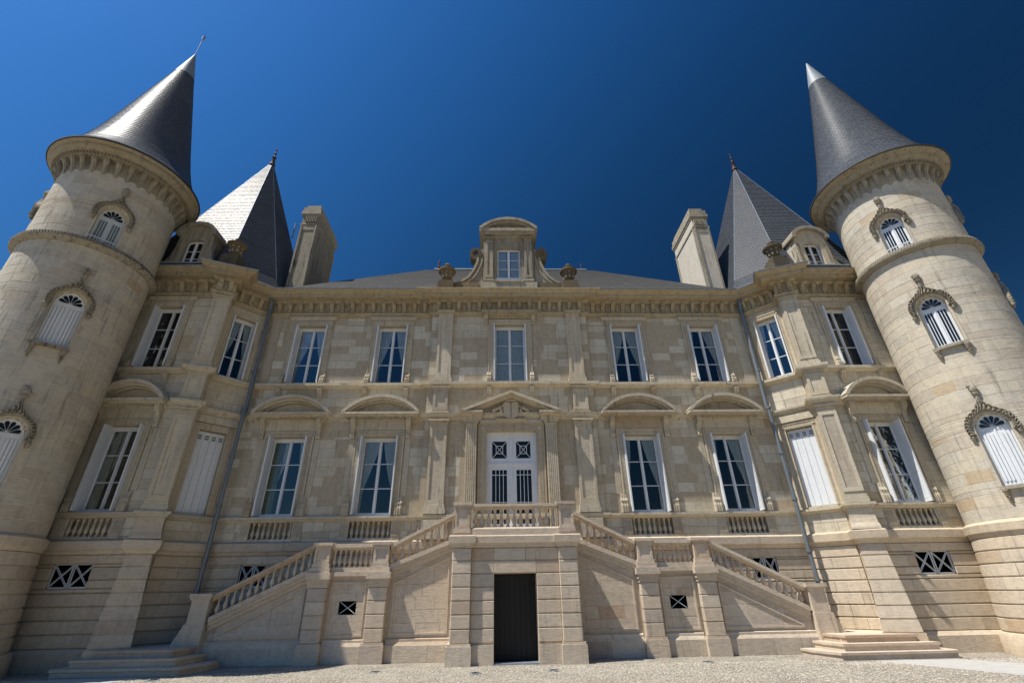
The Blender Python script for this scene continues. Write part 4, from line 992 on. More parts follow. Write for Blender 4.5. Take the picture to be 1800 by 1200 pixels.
    # side wall of the pavilion above the main roof
    m = MB(); x0 = 9.98
    m.box(s * x0, s * (x0 + 0.3), 0.3, 6.6, 12.3, 13.0); m.box(s * x0, s * 14.6, 6.4, 6.6, 0, 13.0); m.box(s * 14.4, s * 14.6, -1.0, 6.4, 0, 13.0); m.box(s * 10.0, s * 14.6, -1.1, 6.4, 12.62, 12.7) if False else None
    part('rear_wall', m, WALL, T)
    # steep roof, bell-cast foot
    ap = Vector((s * (12.45 if s < 0 else 12.50), 1.0, 22.12))
    ftp = [(9.75, 5.0), (9.72, -0.25), (10.85, -1.55), (11.25, -1.98), (14.9, -2.0), (14.9, 5.0)]
    ftp = [(9.72, 4.4), (9.72, -0.20), (11.20, -1.80), (15.0, -1.80), (15.0, 4.4)]
    base = [Vector((s * x, y, 13.02)) for x, y in ftp]
    mid = []
    for p in base:
        q_ = p.lerp(ap, 0.13); q_.z = 13.02 + 0.55; d_ = Vector((ap.x - p.x, ap.y - p.y, 0)) * 0.115; q_ = Vector((p.x + d_.x, p.y + d_.y, 13.75)); mid.append(q_)
    m = MB(); n = len(base); quads = []
    for i in range(n):
        j = (i + 1) % n; quads.append((base[i], base[j], mid[j], mid[i])); quads.append((mid[i], mid[j], ap, ap))
    slate_faces(m, quads, 0.13, 0.015)
    rf = part('roof', m, SLATE, T)
    m = MB()
    for p in mid[1:4]: m.tube(p, ap, 0.018, 0.014, 6)
    part('hip_flashing', m, ZINC, rf)
    m = MB(); x, y, z = ap
    m.lathe(x, y, [(0.16, z - 0.25), (0.08, z), (0.10, z + 0.08), (0.05, z + 0.14), (0.09, z + 0.26), (0.11, z + 0.32), (0.05, z + 0.4), (0.03, z + 0.55), (0.07, z + 0.62), (0.03, z + 0.7), (0.02, z + 0.85), (0.05, z + 0.92), (0.01, z + 1.02)], 10)
    part('finial', m, IRON, rf, smooth=True)
    # chimney: a tall slab between main roof and pavilion
    xo, xi = 9.92, 9.16
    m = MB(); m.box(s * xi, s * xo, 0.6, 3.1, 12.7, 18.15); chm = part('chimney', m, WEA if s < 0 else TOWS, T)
    m = MB()
    cm = WEA
    for (dx, z0, z1) in ((0.04, 17.4, 17.48), (0.04, 17.95, 18.06), (0.08, 18.06, 18.24), (0.05, 18.24, 18.32)):
        m.box(s * (xi - dx), s * (xo + dx), 0.6 - dx, 3.1 + dx, z0, z1)
    m.box(s * (xi - 0.03), s * (xo + 0.03), 0.57, 3.13, 18.32, 18.52); m.box(s * (xi + 0.06), s * (xo - 0.06), 0.7, 3.0, 18.52, 18.74)
    part('chimney_cap', m, cm, chm)
    for bx in ((xi + 0.001, xi + 0.09, 0.555, 0.6, 13.2, 17.38), (xo - 0.09, xo - 0.001, 0.555, 0.6, 13.2, 17.38), (xi + 0.09, xo - 0.09, 0.575, 0.6, 17.1, 17.38), (xi - 0.035, xi, 0.6, 0.72, 13.2, 17.38), (xi - 0.035, xi, 2.98, 3.1, 13.2, 17.38)):
        m = MB(); m.box(s * bx[0], s * bx[1], *bx[2:]); part('chimney_border', m, cm, chm)
    m = MB(); u = 0.6
    for k in range(7): m.box(s * (xi + 0.06 + k * 0.08), s * (xi + 0.10 + k * 0.08), 0.52, 0.6, 17.56, 17.9)
    part('chimney_fluting', m, cm, chm)
    m = MB(); m.tube((s * (xi - 0.02), 1.3, 13.9), (s * (xi - 0.25), 1.3, 13.9), 0.012); m.tube((s * (xi - 0.25), 1.3, 13.6), (s * (xi - 0.25), 1.3, 14.5), 0.010); m.tube((s * (xi - 0.25), 1.12, 14.1), (s * (xi - 0.25), 1.5, 13.85), 0.010)
    part('antenna', m, IRON, chm)
    if s < 0:
        m = MB(); m.tube((-10.95, 2.0, 17.8), (-10.95, 2.0, 18.75), 0.04); part('vent_pipe', m, ZINC, rf)
    # stone dormer on the front slope
    FX = Fr((0, -1.86), (1, 0)); xc = s * 12.62; hw_ = 0.70
    m = MB()
    m.fbox(FX, xc - hw_, xc - 0.34, -0.3, 0, 13.03, 14.22); m.fbox(FX, xc + 0.34, xc + hw_, -0.3, 0, 13.03, 14.22)
    n_ = 12; ri = 0.34
    hz = 14.22
    outer = [(xc - hw_, hz)] + [(xc + 0.92 * hw_ * math.cos(PI - PI * k / n_) * (1.0), 14.62 + 0.52 * math.sin(PI * k / n_)) for k in range(n_ + 1)] + [(xc + hw_, hz)]
    inner = [(xc - ri, hz)] + [(xc + ri * math.cos(PI - PI * k / n_), hz + 0.05 + 0.16 * math.sin(PI * k / n_)) for k in range(n_ + 1)] + [(xc + ri, hz)]
    m.ribbon(FX, outer, inner, -0.3, 0.0)
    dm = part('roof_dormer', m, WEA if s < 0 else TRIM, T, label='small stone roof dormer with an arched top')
    m = MB(); o2 = [(xc + (hw_ + 0.10) * math.cos(PI - PI * k / n_), 14.62 + 0.62 * math.sin(PI * k / n_)) for k in range(n_ + 1)]; i2 = [(xc + (hw_ - 0.06) * math.cos(PI - PI * k / n_), 14.62 + 0.47 * math.sin(PI * k / n_)) for k in range(n_ + 1)]
    m.ribbon(FX, o2, i2, -1.6, 0.16); part('dormer_hood', m, WEA, dm)
    m = MB()
    for sg in (-1, 1): m.box(xc + sg * hw_, xc + sg * (hw_ - 0.12), -1.6, 0.3, 13.03, 14.55)
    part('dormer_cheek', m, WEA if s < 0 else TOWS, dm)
    for sg in (-1, 1):
        m = MB(); pr = [(xc + sg * hw_, 13.03), (xc + sg * (hw_ + 0.30), 13.03), (xc + sg * (hw_ + 0.26), 13.3), (xc + sg * (hw_ + 0.10), 13.6), (xc + sg * (hw_ + 0.02), 14.0), (xc + sg * hw_, 14.3)]
        m.prism(FX, pr if sg > 0 else pr[::-1], -0.2, -0.02); part('dormer_scroll', m, WEA, dm)
        m = MB(); z = 13.5
        while z < 14.35: m.fbox(FX, xc + sg * 0.57 - 0.05, xc + sg * 0.57 + 0.05, 0, 0.02, z, z + 0.04); z += 0.075
        part('ribbed_moulding', m, WEA, dm, kind='stuff')
    m = MB(); a, b = xc - 0.34, xc + 0.34; e = -0.14
    m.fbox(FX, a, a + 0.06, e - 0.04, e, 13.1, 14.27); m.fbox(FX, b - 0.06, b, e - 0.04, e, 13.1, 14.27); m.fbox(FX, xc - 0.05, xc + 0.05, e - 0.04, e + 0.01, 13.1, 14.40)
    ow = [(xc + 0.34 * math.cos(PI - PI * k / n_), 14.27 + 0.14 * math.sin(PI * k / n_)) for k in range(n_ + 1)]; iw = [(xc + 0.29 * math.cos(PI - PI * k / n_), 14.23 + 0.11 * math.sin(PI * k / n_)) for k in range(n_ + 1)]
    m.ribbon(FX, ow, iw, e - 0.04, e); m.fbox(FX, a + 0.06, b - 0.06, e - 0.04, e, 13.1, 13.2)
    for z in (13.55, 13.92): m.fbox(FX, a + 0.06, b - 0.06, e - 0.03, e - 0.01, z - 0.012, z + 0.012)
    part('dormer_window', m, WHITE, dm)
    for sg in (-1, 1):
        for (z0, z1) in ((13.2, 13.54), (13.56, 13.91), (13.93, 14.32)):
            u0, u1 = (xc + 0.05, b - 0.06) if sg > 0 else (a + 0.06, xc - 0.05); m = MB(); m.fbox(FX, u0, u1, e - 0.03, e - 0.024, z0, z1); part('pane', m, GLASS, dm)
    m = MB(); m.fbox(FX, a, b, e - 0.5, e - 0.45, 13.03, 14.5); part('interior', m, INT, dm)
    m = MB(); m.fbox(FX, xc - 0.95, xc + 0.95, 0.02, 0.32, 13.035, 13.07); part('zinc_apron', m, ZINC, dm)
    urn(s * 11.0, -1.72, 13.03, 'squat weathered urn at the cornice corner below the ' + ('right' if s > 0 else 'left') + ' steep roof', h=1.1, ph=0.5)
    return T
for s in (-1, 1): pav(s)

# drainpipes ----------------------------------------------------------
for s in (-1, 1):
    t = thing('drainpipe', 'grey-blue drainpipe in the ' + ('sunlit right' if s > 0 else 'shaded left') + ' corner between main block and pavilion', 'drainpipe', (s * 9.80, -0.2, 1.9), 'drainpipes')
    x = s * 9.78; m = MB(); m.tube((s * 9.86, -0.30, 12.6), (s * 9.86, -0.22, 12.15), 0.075, 0.09, 10); m.tube((s * 9.86, -0.22, 12.15), (x, -0.24, 7.75), 0.075, seg=10); m.tube((x, -0.32, 7.72), (x, -0.32, 4.2), 0.07, seg=10)
    m.tube((x, -0.32, 4.2), (x, -0.30, 1.2), 0.07, seg=10); m.tube((x, -0.30, 1.2), (x, -0.30, 0.6), 0.085, seg=10)
    part('pipe', m, PIPE, t, smooth=True)
    for z in (11.0, 9.3, 7.72, 6.0, 4.4, 2.75, 1.9):
        m = MB(); yy = -0.24 if z > 7.75 else -0.32; m.tube((x + (s * 0.05 if z > 9 else 0), yy, z - 0.04), (x + (s * 0.05 if z > 9 else 0), yy, z + 0.04), 0.095, seg=10); part('pipe_collar', m, PIPE, t, smooth=True)

# ================================================================== round towers
def tower(s, cx, cy, r, dz, leanx, az0, apex, styles):
    lab = ('sunlit round tower with dark slotted arched windows and a dull dark slate cone' if s > 0 else
           'shaded round tower whose shining slate cone carries a lightning rod')
    T = thing('round_tower', lab, 'tower', (cx, cy, 0), 'round corner towers')
    bat = lambda z: max(0.0, 2.9 - z) * 0.075
    Fy = Cyl(cx, cy, r, bat)
    zr = 12.0 + dz; ze = 15.9 + dz * 1.2
    circ = 2 * PI * r
    wa = 0.385; half = wa / r                      # window half width
    wins = [(4.06 + dz * .3, 5.72 + dz * .3), (8.34 + dz * .6, 9.80 + dz * .6), (12.06 + dz, 13.30 + dz)]
    u0 = R(az0) * r
    S_ = Stones(T)
    hol = []
    for z0, zs in wins:
        hol.append((u0 - wa, u0 + wa, z0, zs))
        for k in range(5):  # stepped approximation of the arch
            a = k / 5; b = (k + 1) / 5; hh = wa * math.sqrt(max(0, 1 - ((a + b) / 2) ** 2)); hol.append((u0 - hh, u0 + hh, zs + a * wa, zs + b * wa))
    holS = list(hol)
    ua, ub = -PI * r * 0.86, PI * r * 0.86
    # shell with openings, finely cut
    m = MB(); n = 100
    def arch_hole(u, z):
        for z0, zs in wins:
            if z0 < z < zs and abs(u - u0) < wa: return True
            if z >= zs and (u - u0) ** 2 + (z - zs) ** 2 < wa * wa: return True
        return False
    us = sorted(set([ua + (ub - ua) * i / n for i in range(n + 1)] + [u0 - wa + wa * 2 * k / 12 for k in range(13)]))
    zs_ = [0]
    z = 0.0
    brk = sorted(set([0, 2.9, ze - 0.9] + [w0 for w0, w1 in wins] + [w1 + wa * k / 8 for w0, w1 in wins for k in range(9)]))
    zl = []
    for p, q in zip(brk[:-1], brk[1:]):
        k = max(1, int((q - p) / 0.6)); zl += [p + (q - p) * i / k for i in range(k)]
    zl.append(brk[-1])
    grid = {}
    def gv(i, j, d):
        key = (i, j, d)
        if key not in grid:
            grid[key] = len(m.v); m.v.append(Fy.p(us[i], d, zl[j]))
        return grid[key]
    fin = lambda i, j: 0 <= i < len(us) - 1 and 0 <= j < len(zl) - 1 and not arch_hole((us[i] + us[i + 1]) / 2, (zl[j] + zl[j + 1]) / 2)
    dI, dO = -0.34, -0.004
    for i in range(len(us) - 1):
        for j in range(len(zl) - 1):
            if not fin(i, j): continue
            m.f.append([gv(i, j, dO), gv(i + 1, j, dO), gv(i + 1, j + 1, dO), gv(i, j + 1, dO)]); m.t.append(0)
            if not fin(i - 1, j) and i > 0: m.f.append([gv(i, j, dO), gv(i, j + 1, dO), gv(i, j + 1, dI), gv(i, j, dI)]); m.t.append(0)
            if not fin(i + 1, j) and i < len(us) - 2: m.f.append([gv(i + 1, j, dO), gv(i + 1, j, dI), gv(i + 1, j + 1, dI), gv(i + 1, j + 1, dO)]); m.t.append(0)
            if not fin(i, j - 1) and j > 0: m.f.append([gv(i, j, dO), gv(i, j, dI), gv(i + 1, j, dI), gv(i + 1, j, dO)]); m.t.append(0)
            if not fin(i, j + 1) and j < len(zl) - 2: m.f.append([gv(i, j + 1, dO), gv(i + 1, j + 1, dO), gv(i + 1, j + 1, dI), gv(i, j + 1, dI)]); m.t.append(0)
    part('wall', m, MORT, T, smooth=True)
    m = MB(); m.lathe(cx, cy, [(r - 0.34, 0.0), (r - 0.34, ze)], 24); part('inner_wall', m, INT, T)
    tst = TOWS
    S_.wall(Fy, ua, ub, 0.53, 2.87, 0.334, 1.15, 0.035, 0.012, 0.034, 0.005, RUST)
    for z0, z1 in ((3.29, zr - 0.14), (zr + 0.16, ze - 0.92)): S_.wall(Fy, ua, ub, z0, z1, 0.335, 0.80, 0.002, 0.003, 0.013, 0.013, tst, hol)
    S_.build()
    def lring(name, prof, mat, seg=64, par=None): 
        m = MB(); m.lathe(cx, cy, prof, seg, close=False); return part(name, m, mat, par or T, smooth=True)
    lring('plinth_course', [(r, 2.86), (r + 0.04, 2.87), (r + 0.07, 2.98), (r + 0.11, 3.0), (r + 0.12, 3.20), (r + 0.08, 3.24), (r, 3.29)], RUST)
    lring('base_course', [(r + 0.33, -0.02), (r + 0.31, 0.42), (r + 0.26, 0.50), (r + 0.15, 0.53)], RUST)
    rg = lring('string_course', [(r, zr - 0.16), (r + 0.06, zr - 0.15), (r + 0.10, zr - 0.09), (r + 0.19, zr - 0.06), (r + 0.20, zr - 0.02), (r + 0.13, zr + 0.0), (r + 0.12, zr + 0.13), (r + 0.03, zr + 0.17), (r, zr + 0.17)], WEA)
    m = MB(); k = 96
    for i in range(k):
        a = -PI * 0.7 + 1.4 * PI * i / k; m.fbox(Cyl(cx, cy, r), a * r, a * r + r * 1.4 * PI / k * 0.55, 0.12, 0.155, zr + 0.02, zr + 0.12, nu=1)
    part('dentil_band', m, WEA, rg, kind='stuff')
    # corbel table under the eaves
    m = MB(); m.lathe(cx, cy, [(r + 0.0, ze - 0.95), (r + 0.02, ze - 0.9), (r + 0.05, ze - 0.42)], 64, close=False); part('frieze', m, WEA, T, smooth=True)
    k = 34
    for i in range(k):
        a = 2 * PI * i / k; fr = Fr((cx + r * math.sin(a), cy - r * math.cos(a)), (math.cos(a), math.sin(a)), (math.sin(a), -math.cos(a)))
        if math.cos(a) < -0.75: continue
        m = MB(); z1 = ze - 0.40; z0 = ze - 1.02
        m.side(fr, -0.075, 0.075, [(0, z0), (0.03, z0 + 0.1), (0.10, z0 + 0.32), (0.20, z1 - 0.16), (0.22, z1), (0, z1)])
        m.side(fr, -0.03, 0.03, [(0, z0 - 0.06), (0.06, z0 + 0.1), (0.13, z0 + 0.32), (0.235, z1 - 0.14), (0.235, z1 - 0.05), (0, z1 - 0.05)])
        part('corbel', m, WEA, T)
    ev = lring('eaves_moulding', [(r, ze - 0.42), (r + 0.22, ze - 0.40), (r + 0.25, ze - 0.34), (r + 0.30, ze - 0.33), (r + 0.34, ze - 0.27), (r + 0.44, ze - 0.20), (r + 0.46, ze - 0.12), (2.20, ze - 0.12), (2.22, ze - 0.09), (2.30, ze - 0.07), (2.34, ze - 0.03), (2.39, ze + 0.0)], EAVE)
    m = MB(); kk = 120; fc = Cyl(cx, cy, r)
    for i in range(kk):
        a = -PI + 2 * PI * i / kk; m.fbox(fc, a * r, a * r + r * 2 * PI / kk * 0.5, 0.25, 0.33, ze - 0.395, ze - 0.342, nu=1)
    part('dentil_band', m, EAVE, ev, kind='stuff')
    lring('gutter_edge', [(2.39, ze - 0.005), (2.43, ze + 0.01), (2.43, ze + 0.06), (2.35, ze + 0.09)], GUT)
    # slate cone, stepped courses
    H = apex - ze; prof = [(2.41, ze + 0.06), (2.20, ze + 0.34), (2.01, ze + 0.68), (1.84, ze + 1.10), (1.64, ze + 1.75), (1.40, ze + 2.7), (0.40, ze + H - 1.75)]
    m = MB(); m.uv = []; seg = 72; pts = []
    for (r0, z0), (r1, z1) in zip(prof[:-1], prof[1:]):
        ln = math.hypot(r1 - r0, z1 - z0); k = max(1, int(ln / 0.12)); pts += [(r0 + (r1 - r0) * i / k, z0 + (z1 - z0) * i / k) for i in range(k)]
    pts.append(prof[-1]); v_ = 0.0
    def lx(z): return leanx * max(0, (z - ze)) / H
    for j in range(len(pts) - 1):
        (r0, z0), (r1, z1) = pts[j], pts[j + 1]
        for (rr0, zz0, rr1, zz1) in ((r0, z0, r0 + 0.008, z0 + 0.002), (r0 + 0.008, z0 + 0.002, r1, z1)):
            b0 = len(m.v)
            for (ra, za, vv) in ((rr0, zz0, v_), (rr1, zz1, v_ + 0.12)):
                for i in range(seg + 1):
                    a = 2 * PI * i / seg; m.v.append((cx + lx(za) + ra * math.sin(a), cy - ra * math.cos(a), za)); m.uv.append((a * 1.5, vv))
            for i in range(seg): m.f.append([b0 + i, b0 + i + 1, b0 + seg + 2 + i, b0 + seg + 1 + i]); m.t.append(0)
        v_ += 0.12
    cone = part('conical_roof', m, SLATE, T, smooth=True)
    m = MB(); rr0, zz0 = prof[-1]; nn = 24; b0 = 0
    for ra, za in ((rr0 + 0.02, zz0 - 0.02), (0.03, apex)):
        for i in range(nn):
            a = 2 * PI * i / nn; m.v.append((cx + lx(za) + ra * math.sin(a), cy - ra * math.cos(a), za))
    for i in range(nn): m.f.append([i, (i + 1) % nn, nn + (i + 1) % nn, nn + i]); m.t.append(0)
    part('lead_cap', m, LEAD, cone, smooth=True)
    m = MB(); ax, ay = cx + leanx, cy
    if s < 0:
        m.tube((ax, ay, apex - 0.2), (ax, ay, apex + 1.5), 0.018, 0.014, 6); m.tube((ax, ay, apex + 1.25), (ax, ay, apex + 1.5), 0.06, seg=8); m.tube((ax, ay, apex + 1.5), (ax, ay, apex + 2.0), 0.010, 0.004, 5); part('lightning_rod', m, ZINC, cone)
    # windows
    Fw = Cyl(cx, cy, r)
    for (z0, zs), style in zip(wins, styles):
        arch_window(T, Fw, u0, wa, z0, zs, style, low=(z0 < 5))
    # blind hood silhouettes seen on the outer flank
    for (z0, zs) in wins[1:]:
        hood(T, Fw, u0 + s * -0.0 + (R(98) * r * (1 if s > 0 else -1)), wa, zs)
    return T

def hood(parent, fr, uc, wa, zs, mat=None):
    """carved ogee hood: band hugging the arch and rising to a leafy finial"""
    mat = mat or WEA; n = 84; rnd = random.Random(int(zs * 10)); m = MB(); rows = 8
    P = []
    for i in range(n + 1):
        t = i / n; a = PI * 1.12 - PI * 1.24 * t; 
        ri = wa + 0.04; iu, iz = ri * math.cos(a), ri * math.sin(a)
        k = max(0.0, 1 - abs(t - 0.5) / 0.22); ro = wa + 0.19; ou, oz = ro * math.cos(a), ro * math.sin(a)
        oz += 0.36 * k ** 2.2; ou *= (1 - 0.62 * k)
        row = []
        for j in range(rows + 1):
            q = j / rows; u = iu + (ou - iu) * q; z = iz + (oz - iz) * q
            edge = 0.0 if j in (0, rows) else 1.0
            d = 0.03 + edge * (0.02 + 0.085 * abs(math.sin(i * PI / 4.0 + abs(j - rows / 2) * 0.7)) ** 0.6 + rnd.uniform(0, 0.02)); row.append((u, z, d))
        P.append(row)
    for row in P:
        for (u, z, d) in row: m.v.append(fr.p(uc + u, d, zs + z))
    for i in range(n):
        for j in range(rows):
            a = i * (rows + 1) + j; m.f.append([a, a + 1, a + rows + 2, a + rows + 1]); m.t.append(0)
    for j in (0, rows):
        b0 = len(m.v)
        for row in P:
            u, z, d = row[j]; m.v.append(fr.p(uc + u, d, zs + z)); m.v.append(fr.p(uc + u, -0.01, zs + z))
        for i in range(n): m.f.append([b0 + 2 * i, b0 + 2 * i + 1, b0 + 2 * i + 3, b0 + 2 * i + 2]); m.t.append(0)
    o = part('window_hood', m, mat, parent)
    def knob(u, z, r_, h, nm):
        mm = MB(); 
        for k in range(9):
            uu = u + rnd.uniform(-0.6, 0.6) * r_; zz = z + rnd.uniform(-0.5, 0.5) * h; rr = r_ * rnd.uniform(0.45, 0.75); q = fr.p(uc + uu, 0.06, zz)
            mm.lathe(q[0], q[1], [(0.001, q[2] - rr), (rr * 0.8, q[2] - rr * 0.5), (rr, q[2]), (rr * 0.7, q[2] + rr * 0.6), (0.001, q[2] + rr)], 7)
        q = fr.p(uc + u, 0.05, z); mm.lathe(q[0], q[1], [(0.03, z - h * 0.9), (r_ * 0.9, z - h * 0.4), (r_, z), (r_ * 0.6, z + h * 0.5), (0.01, z + h * 0.8)], 8)
        part(nm, mm, mat, o)
    knob(0, zs + wa + 0.78, 0.10, 0.18, 'leaf_finial')
    mm = MB(); q = fr.p(uc, 0.04, 0); mm.lathe(q[0], q[1], [(0.05, zs + wa + 0.42), (0.04, zs + wa + 0.55), (0.09, zs + wa + 0.60), (0.10, zs + wa + 0.64), (0.05, zs + wa + 0.66)], 8); part('finial_neck', mm, mat, o)
    for s_ in (-1, 1): knob(s_ * (wa + 0.12), zs - 0.22, 0.075, 0.14, 'hood_stop')
    return o

def arch_window(T, fr, uc, wa, z0, zs, style, low=False):
    d = -0.20 if style != 'closed' else -0.14
    n = 12
    m = MB()
    pts = [(uc - wa, z0)] + [(uc + wa * math.cos(PI - PI * k / n), zs + wa * math.sin(PI * k / n)) for k in range(n + 1)] + [(uc + wa, z0)]
    wi = wa - 0.04
    inn = [(uc - wi, z0 + 0.04)] + [(uc + wi * math.cos(PI - PI * k / n), zs + wi * math.sin(PI * k / n)) for k in range(n + 1)] + [(uc + wi, z0 + 0.04)]
    m.ribbon(fr, pts, inn, d - 0.05, d + 0.01); m.fbox(fr, uc - wa, uc + wa, d - 0.05, d + 0.02, z0, z0 + 0.06, nu=3)
    pm = WHITE if style != 'grey' else SHUT
    w = part('arched_window', m, pm, T, label={'bars': 'arched white window with dark upright slots', 'closed': 'arched window closed by pale boarded shutters', 'grey': 'arched window with grey slotted shutters'}[style])
    # fanlight board with five petal panes
    m = MB(); b = [(uc + (wa - 0.02) * math.cos(PI * k / n), zs + 0.0 + (wa - 0.02) * math.sin(PI * k / n)) for k in range(n + 1)]
    m.prism(fr, b, d - 0.045, d - 0.005); m.fbox(fr, uc - wi, uc + wi, d - 0.045, d, zs - 0.09, zs, nu=3); part('fanlight_board', m, pm, w)
    for k in range(6):
        a = PI * (k + 0.5) / 6; m = MB(); ca, sa = math.cos(a), math.sin(a); L_ = wa * 0.86; hw = 0.054
        poly = [(0.05, 0.004), (L_ * 0.75, hw)] + [(L_ * 0.78 + 0.055 * math.cos(PI / 2 - PI * q / 5), hw * math.sin(PI / 2 - PI * q / 5)) for q in range(6)] + [(L_ * 0.75, -hw), (0.05, -0.004)]
        m.prism(fr, [(uc + x * ca - y * sa, zs + 0.012 + x * sa + y * ca) for x, y in poly], d - 0.005, d - 0.001); part('fanlight_pane', m, GDARK, w)
    zt = zs - 0.09
    for s_ in (-1, 1):
        a, b = (uc + 0.012, uc + wi) if s_ > 0 else (uc - wi, uc - 0.012)
        m = MB(); m.fbox(fr, a, b, d - 0.045, d - 0.012, z0 + 0.06, zt, nu=2); lf = part('shutter_leaf', m, pm, w)
        e0, e1 = (a + 0.055, b - 0.015) if s_ > 0 else (a + 0.015, b - 0.055); k = 3; sw = (e1 - e0) / k
        for i in range(k):
            ua, ub = e0 + i * sw + 0.013, e0 + (i + 1) * sw - 0.013; m = MB(); cc = (ua + ub) / 2; hh = (ub - ua) / 2
            sl = [(cc + hh * math.cos(PI * q / 5), zt - 0.06 - hh + hh * math.sin(PI * q / 5)) for q in range(6)] + [(cc + hh * math.cos(PI + PI * q / 5), z0 + 0.13 + hh + hh * math.sin(PI + PI * q / 5)) for q in range(6)]
            if style == 'closed':
                m.prism(fr, sl, d - 0.012, d + 0.022); part('shutter_batten', m, pm, w)
            else:
                m.prism(fr, sl, d - 0.012, d - 0.008); part('slot', m, GDARK if style == 'bars' else SLOTG, w)
    m = MB(); m.fbox(fr, uc - 0.03, uc + 0.03, d - 0.012, d + 0.012, z0 + 0.06, zt, nu=1); part('meeting_stile', m, pm, w)
    # stone sill on two brackets
    if z0 < 11.5:
        m = MB(); m.fbox(fr, uc - wa - 0.05, uc + wa + 0.05, -0.12, 0.12, z0 - 0.09, z0, nu=5); sl = part('window_sill', m, WEA, T)
        for s_ in (-1, 1):
            m = MB(); c = uc + s_ * (wa - 0.03); rnd = random.Random(9)
            for k in range(7):
                t = k / 6; r_ = 0.075 * (1 - 0.6 * t); q = fr.p(c + rnd.uniform(-0.01, 0.01), 0.055 * (1 - t) + 0.015, z0 - 0.12 - 0.34 * t)
                m.lathe(q[0], q[1], [(0.001, q[2] - r_), (r_, q[2] - r_ * 0.3), (r_, q[2] + r_ * 0.3), (0.001, q[2] + r_)], 7)
            part('sill_bracket', m, WEA, sl)
    else:
        m = MB(); m.fbox(fr, uc - wa, uc + wa, 0.02, 0.04, z0 + 0.22, z0 + 0.25, nu=4)
        for k in range(9): u = uc - wa + 2 * wa * k / 8; m.tube(fr.p(u, 0.03, z0 + 0.04), fr.p(u, 0.03, z0 + 0.24), 0.008, seg=5)
        m.fbox(fr, uc - wa, uc + wa, 0.02, 0.04, z0 + 0.07, z0 + 0.085, nu=4); part('window_railing', m, PGREY, w)
    hood(T, fr, uc, wa, zs)
    # raised rim of the opening
    m = MB(); o1 = [(uc - wa - 0.06, z0)] + [(uc + (wa + 0.06) * math.cos(PI - PI * k / n), zs + (wa + 0.06) * math.sin(PI * k / n)) for k in range(n + 1)] + [(uc + wa + 0.06, z0)]
    m.ribbon(fr, o1, pts, -0.03, 0.022); part('stone_rim', m, TOWS, T)
    return w
SLOTG = plain('grey_green_slot', (0.16, 0.20, 0.20), 0.6)
tower(-1, -15.008, -3.085, 1.83, 0.0, 0.0, 46.2, 24.70, ['closed', 'closed', 'grey'])
tower(1, 15.28, -3.0, 1.74, 0.16, -0.16, -51.0, 25.0, ['closed', 'bars', 'bars'])

# ================================================================== double staircase
ST = thing('double_staircase', 'symmetrical double staircase of pink-beige limestone with balustrades and a dark cellar door', 'staircase', (0, -1.2, 0))
SS = Stones(ST, 'stone_block')
YW, YP, YC = -1.02, -1.20, -2.05          # stair wall, piers, centre block piers
FB = Fr((0, -1.93), (1, 0)); FBp = Fr((0, YC), (1, 0)); FW = Fr((0, YW), (1, 0)); FPr = Fr((0, YP), (1, 0))
m = MB()
core(m, Fr((0, -1.925), (1, 0)), -1.30, 1.30, 0, 2.86, [(-0.61, 0.61, -0.1, 2.18)], 0, 0.72)
for s in (-1, 1):
    m.box(s * 1.27, s * 1.80, YC + 0.012, -0.1, 0, 2.86)
m.box(-1.26, 1.26, -1.2, -0.1, 2.2, 2.86)
blk = part('centre_block', m, DMORT, ST)
SS.wall(FB, -1.27, -0.61, 0.50, 2.86, 0.337, 40.0, 0.03, 0.014, 0.022, 0.010, STAIR); SS.wall(FB, 0.61, 1.27, 0.50, 2.86, 0.337, 40.0, 0.03, 0.014, 0.022, 0.010, STAIR)
SS.wall(FB, -0.61, 0.61, 2.185, 2.86, 0.337, 1.3, 0.03, 0.014, 0.022, 0.010, STAIR)
for s in (-1, 1):
    a, b = (1.27, 1.80) if s > 0 else (-1.80, -1.27)
    SS.wall(FBp, a, b, 0.50, 2.86, 0.337, 60.0, 0.03, 0.014, 0.022, 0.010, STAIR)
    fs = Fr((s * 1.80, YC + 0.012), (0, 1)) if s > 0 else Fr((-1.80, -1.0), (0, -1)); 
    SS.wall(fs, 0.0, 1.03, 0.50, 2.86, 0.337, 1.2, 0.02, 0.014, 0.022, 0.010, STAIR)
    m = MB(); m.box(s * 1.22, s * 1.90, YC - 0.08, -0.9, -0.02, 0.44); m.box(s * 1.24, s * 1.87, YC - 0.055, -0.9, 0.44, 0.50); part('plinth_block', m, STAIR, ST)
    m = MB(); m.box(s * 0.62, s * 1.22, -2.00, -1.9, -0.02, 0.46); part('plinth_block', m, STAIR, ST)
path_blk = [(-1.80, -0.9), (-1.80, YC), (-1.27, YC), (-1.27, -1.93), (1.27, -1.93), (1.27, YC), (1.80, YC), (1.80, -0.9)]
m = MB(); m.sweep(path_blk, [(0, 2.86), (0.05, 2.87), (0.07, 2.95), (0.12, 2.99), (0.13, 3.17), (0.10, 3.20), (-0.3, 3.20), (-0.3, 2.86)]); part('landing_cornice', m, STAIR, ST)
m = MB(); m.box(-1.75, 1.75, -1.98, -0.13, 3.0, 3.205); part('landing_floor', m, STAIR, ST)
m = MB(); m.sweep([(-1.72, -0.9), (-1.72, YC + 0.06), (1.72, YC + 0.06), (1.72, -0.9)], [(0.0, 3.20), (0.04, 3.20), (0.04, 3.37), (0.0, 3.42), (-0.28, 3.42), (-0.28, 3.20)]); part('balustrade_base', m, STAIR, ST)
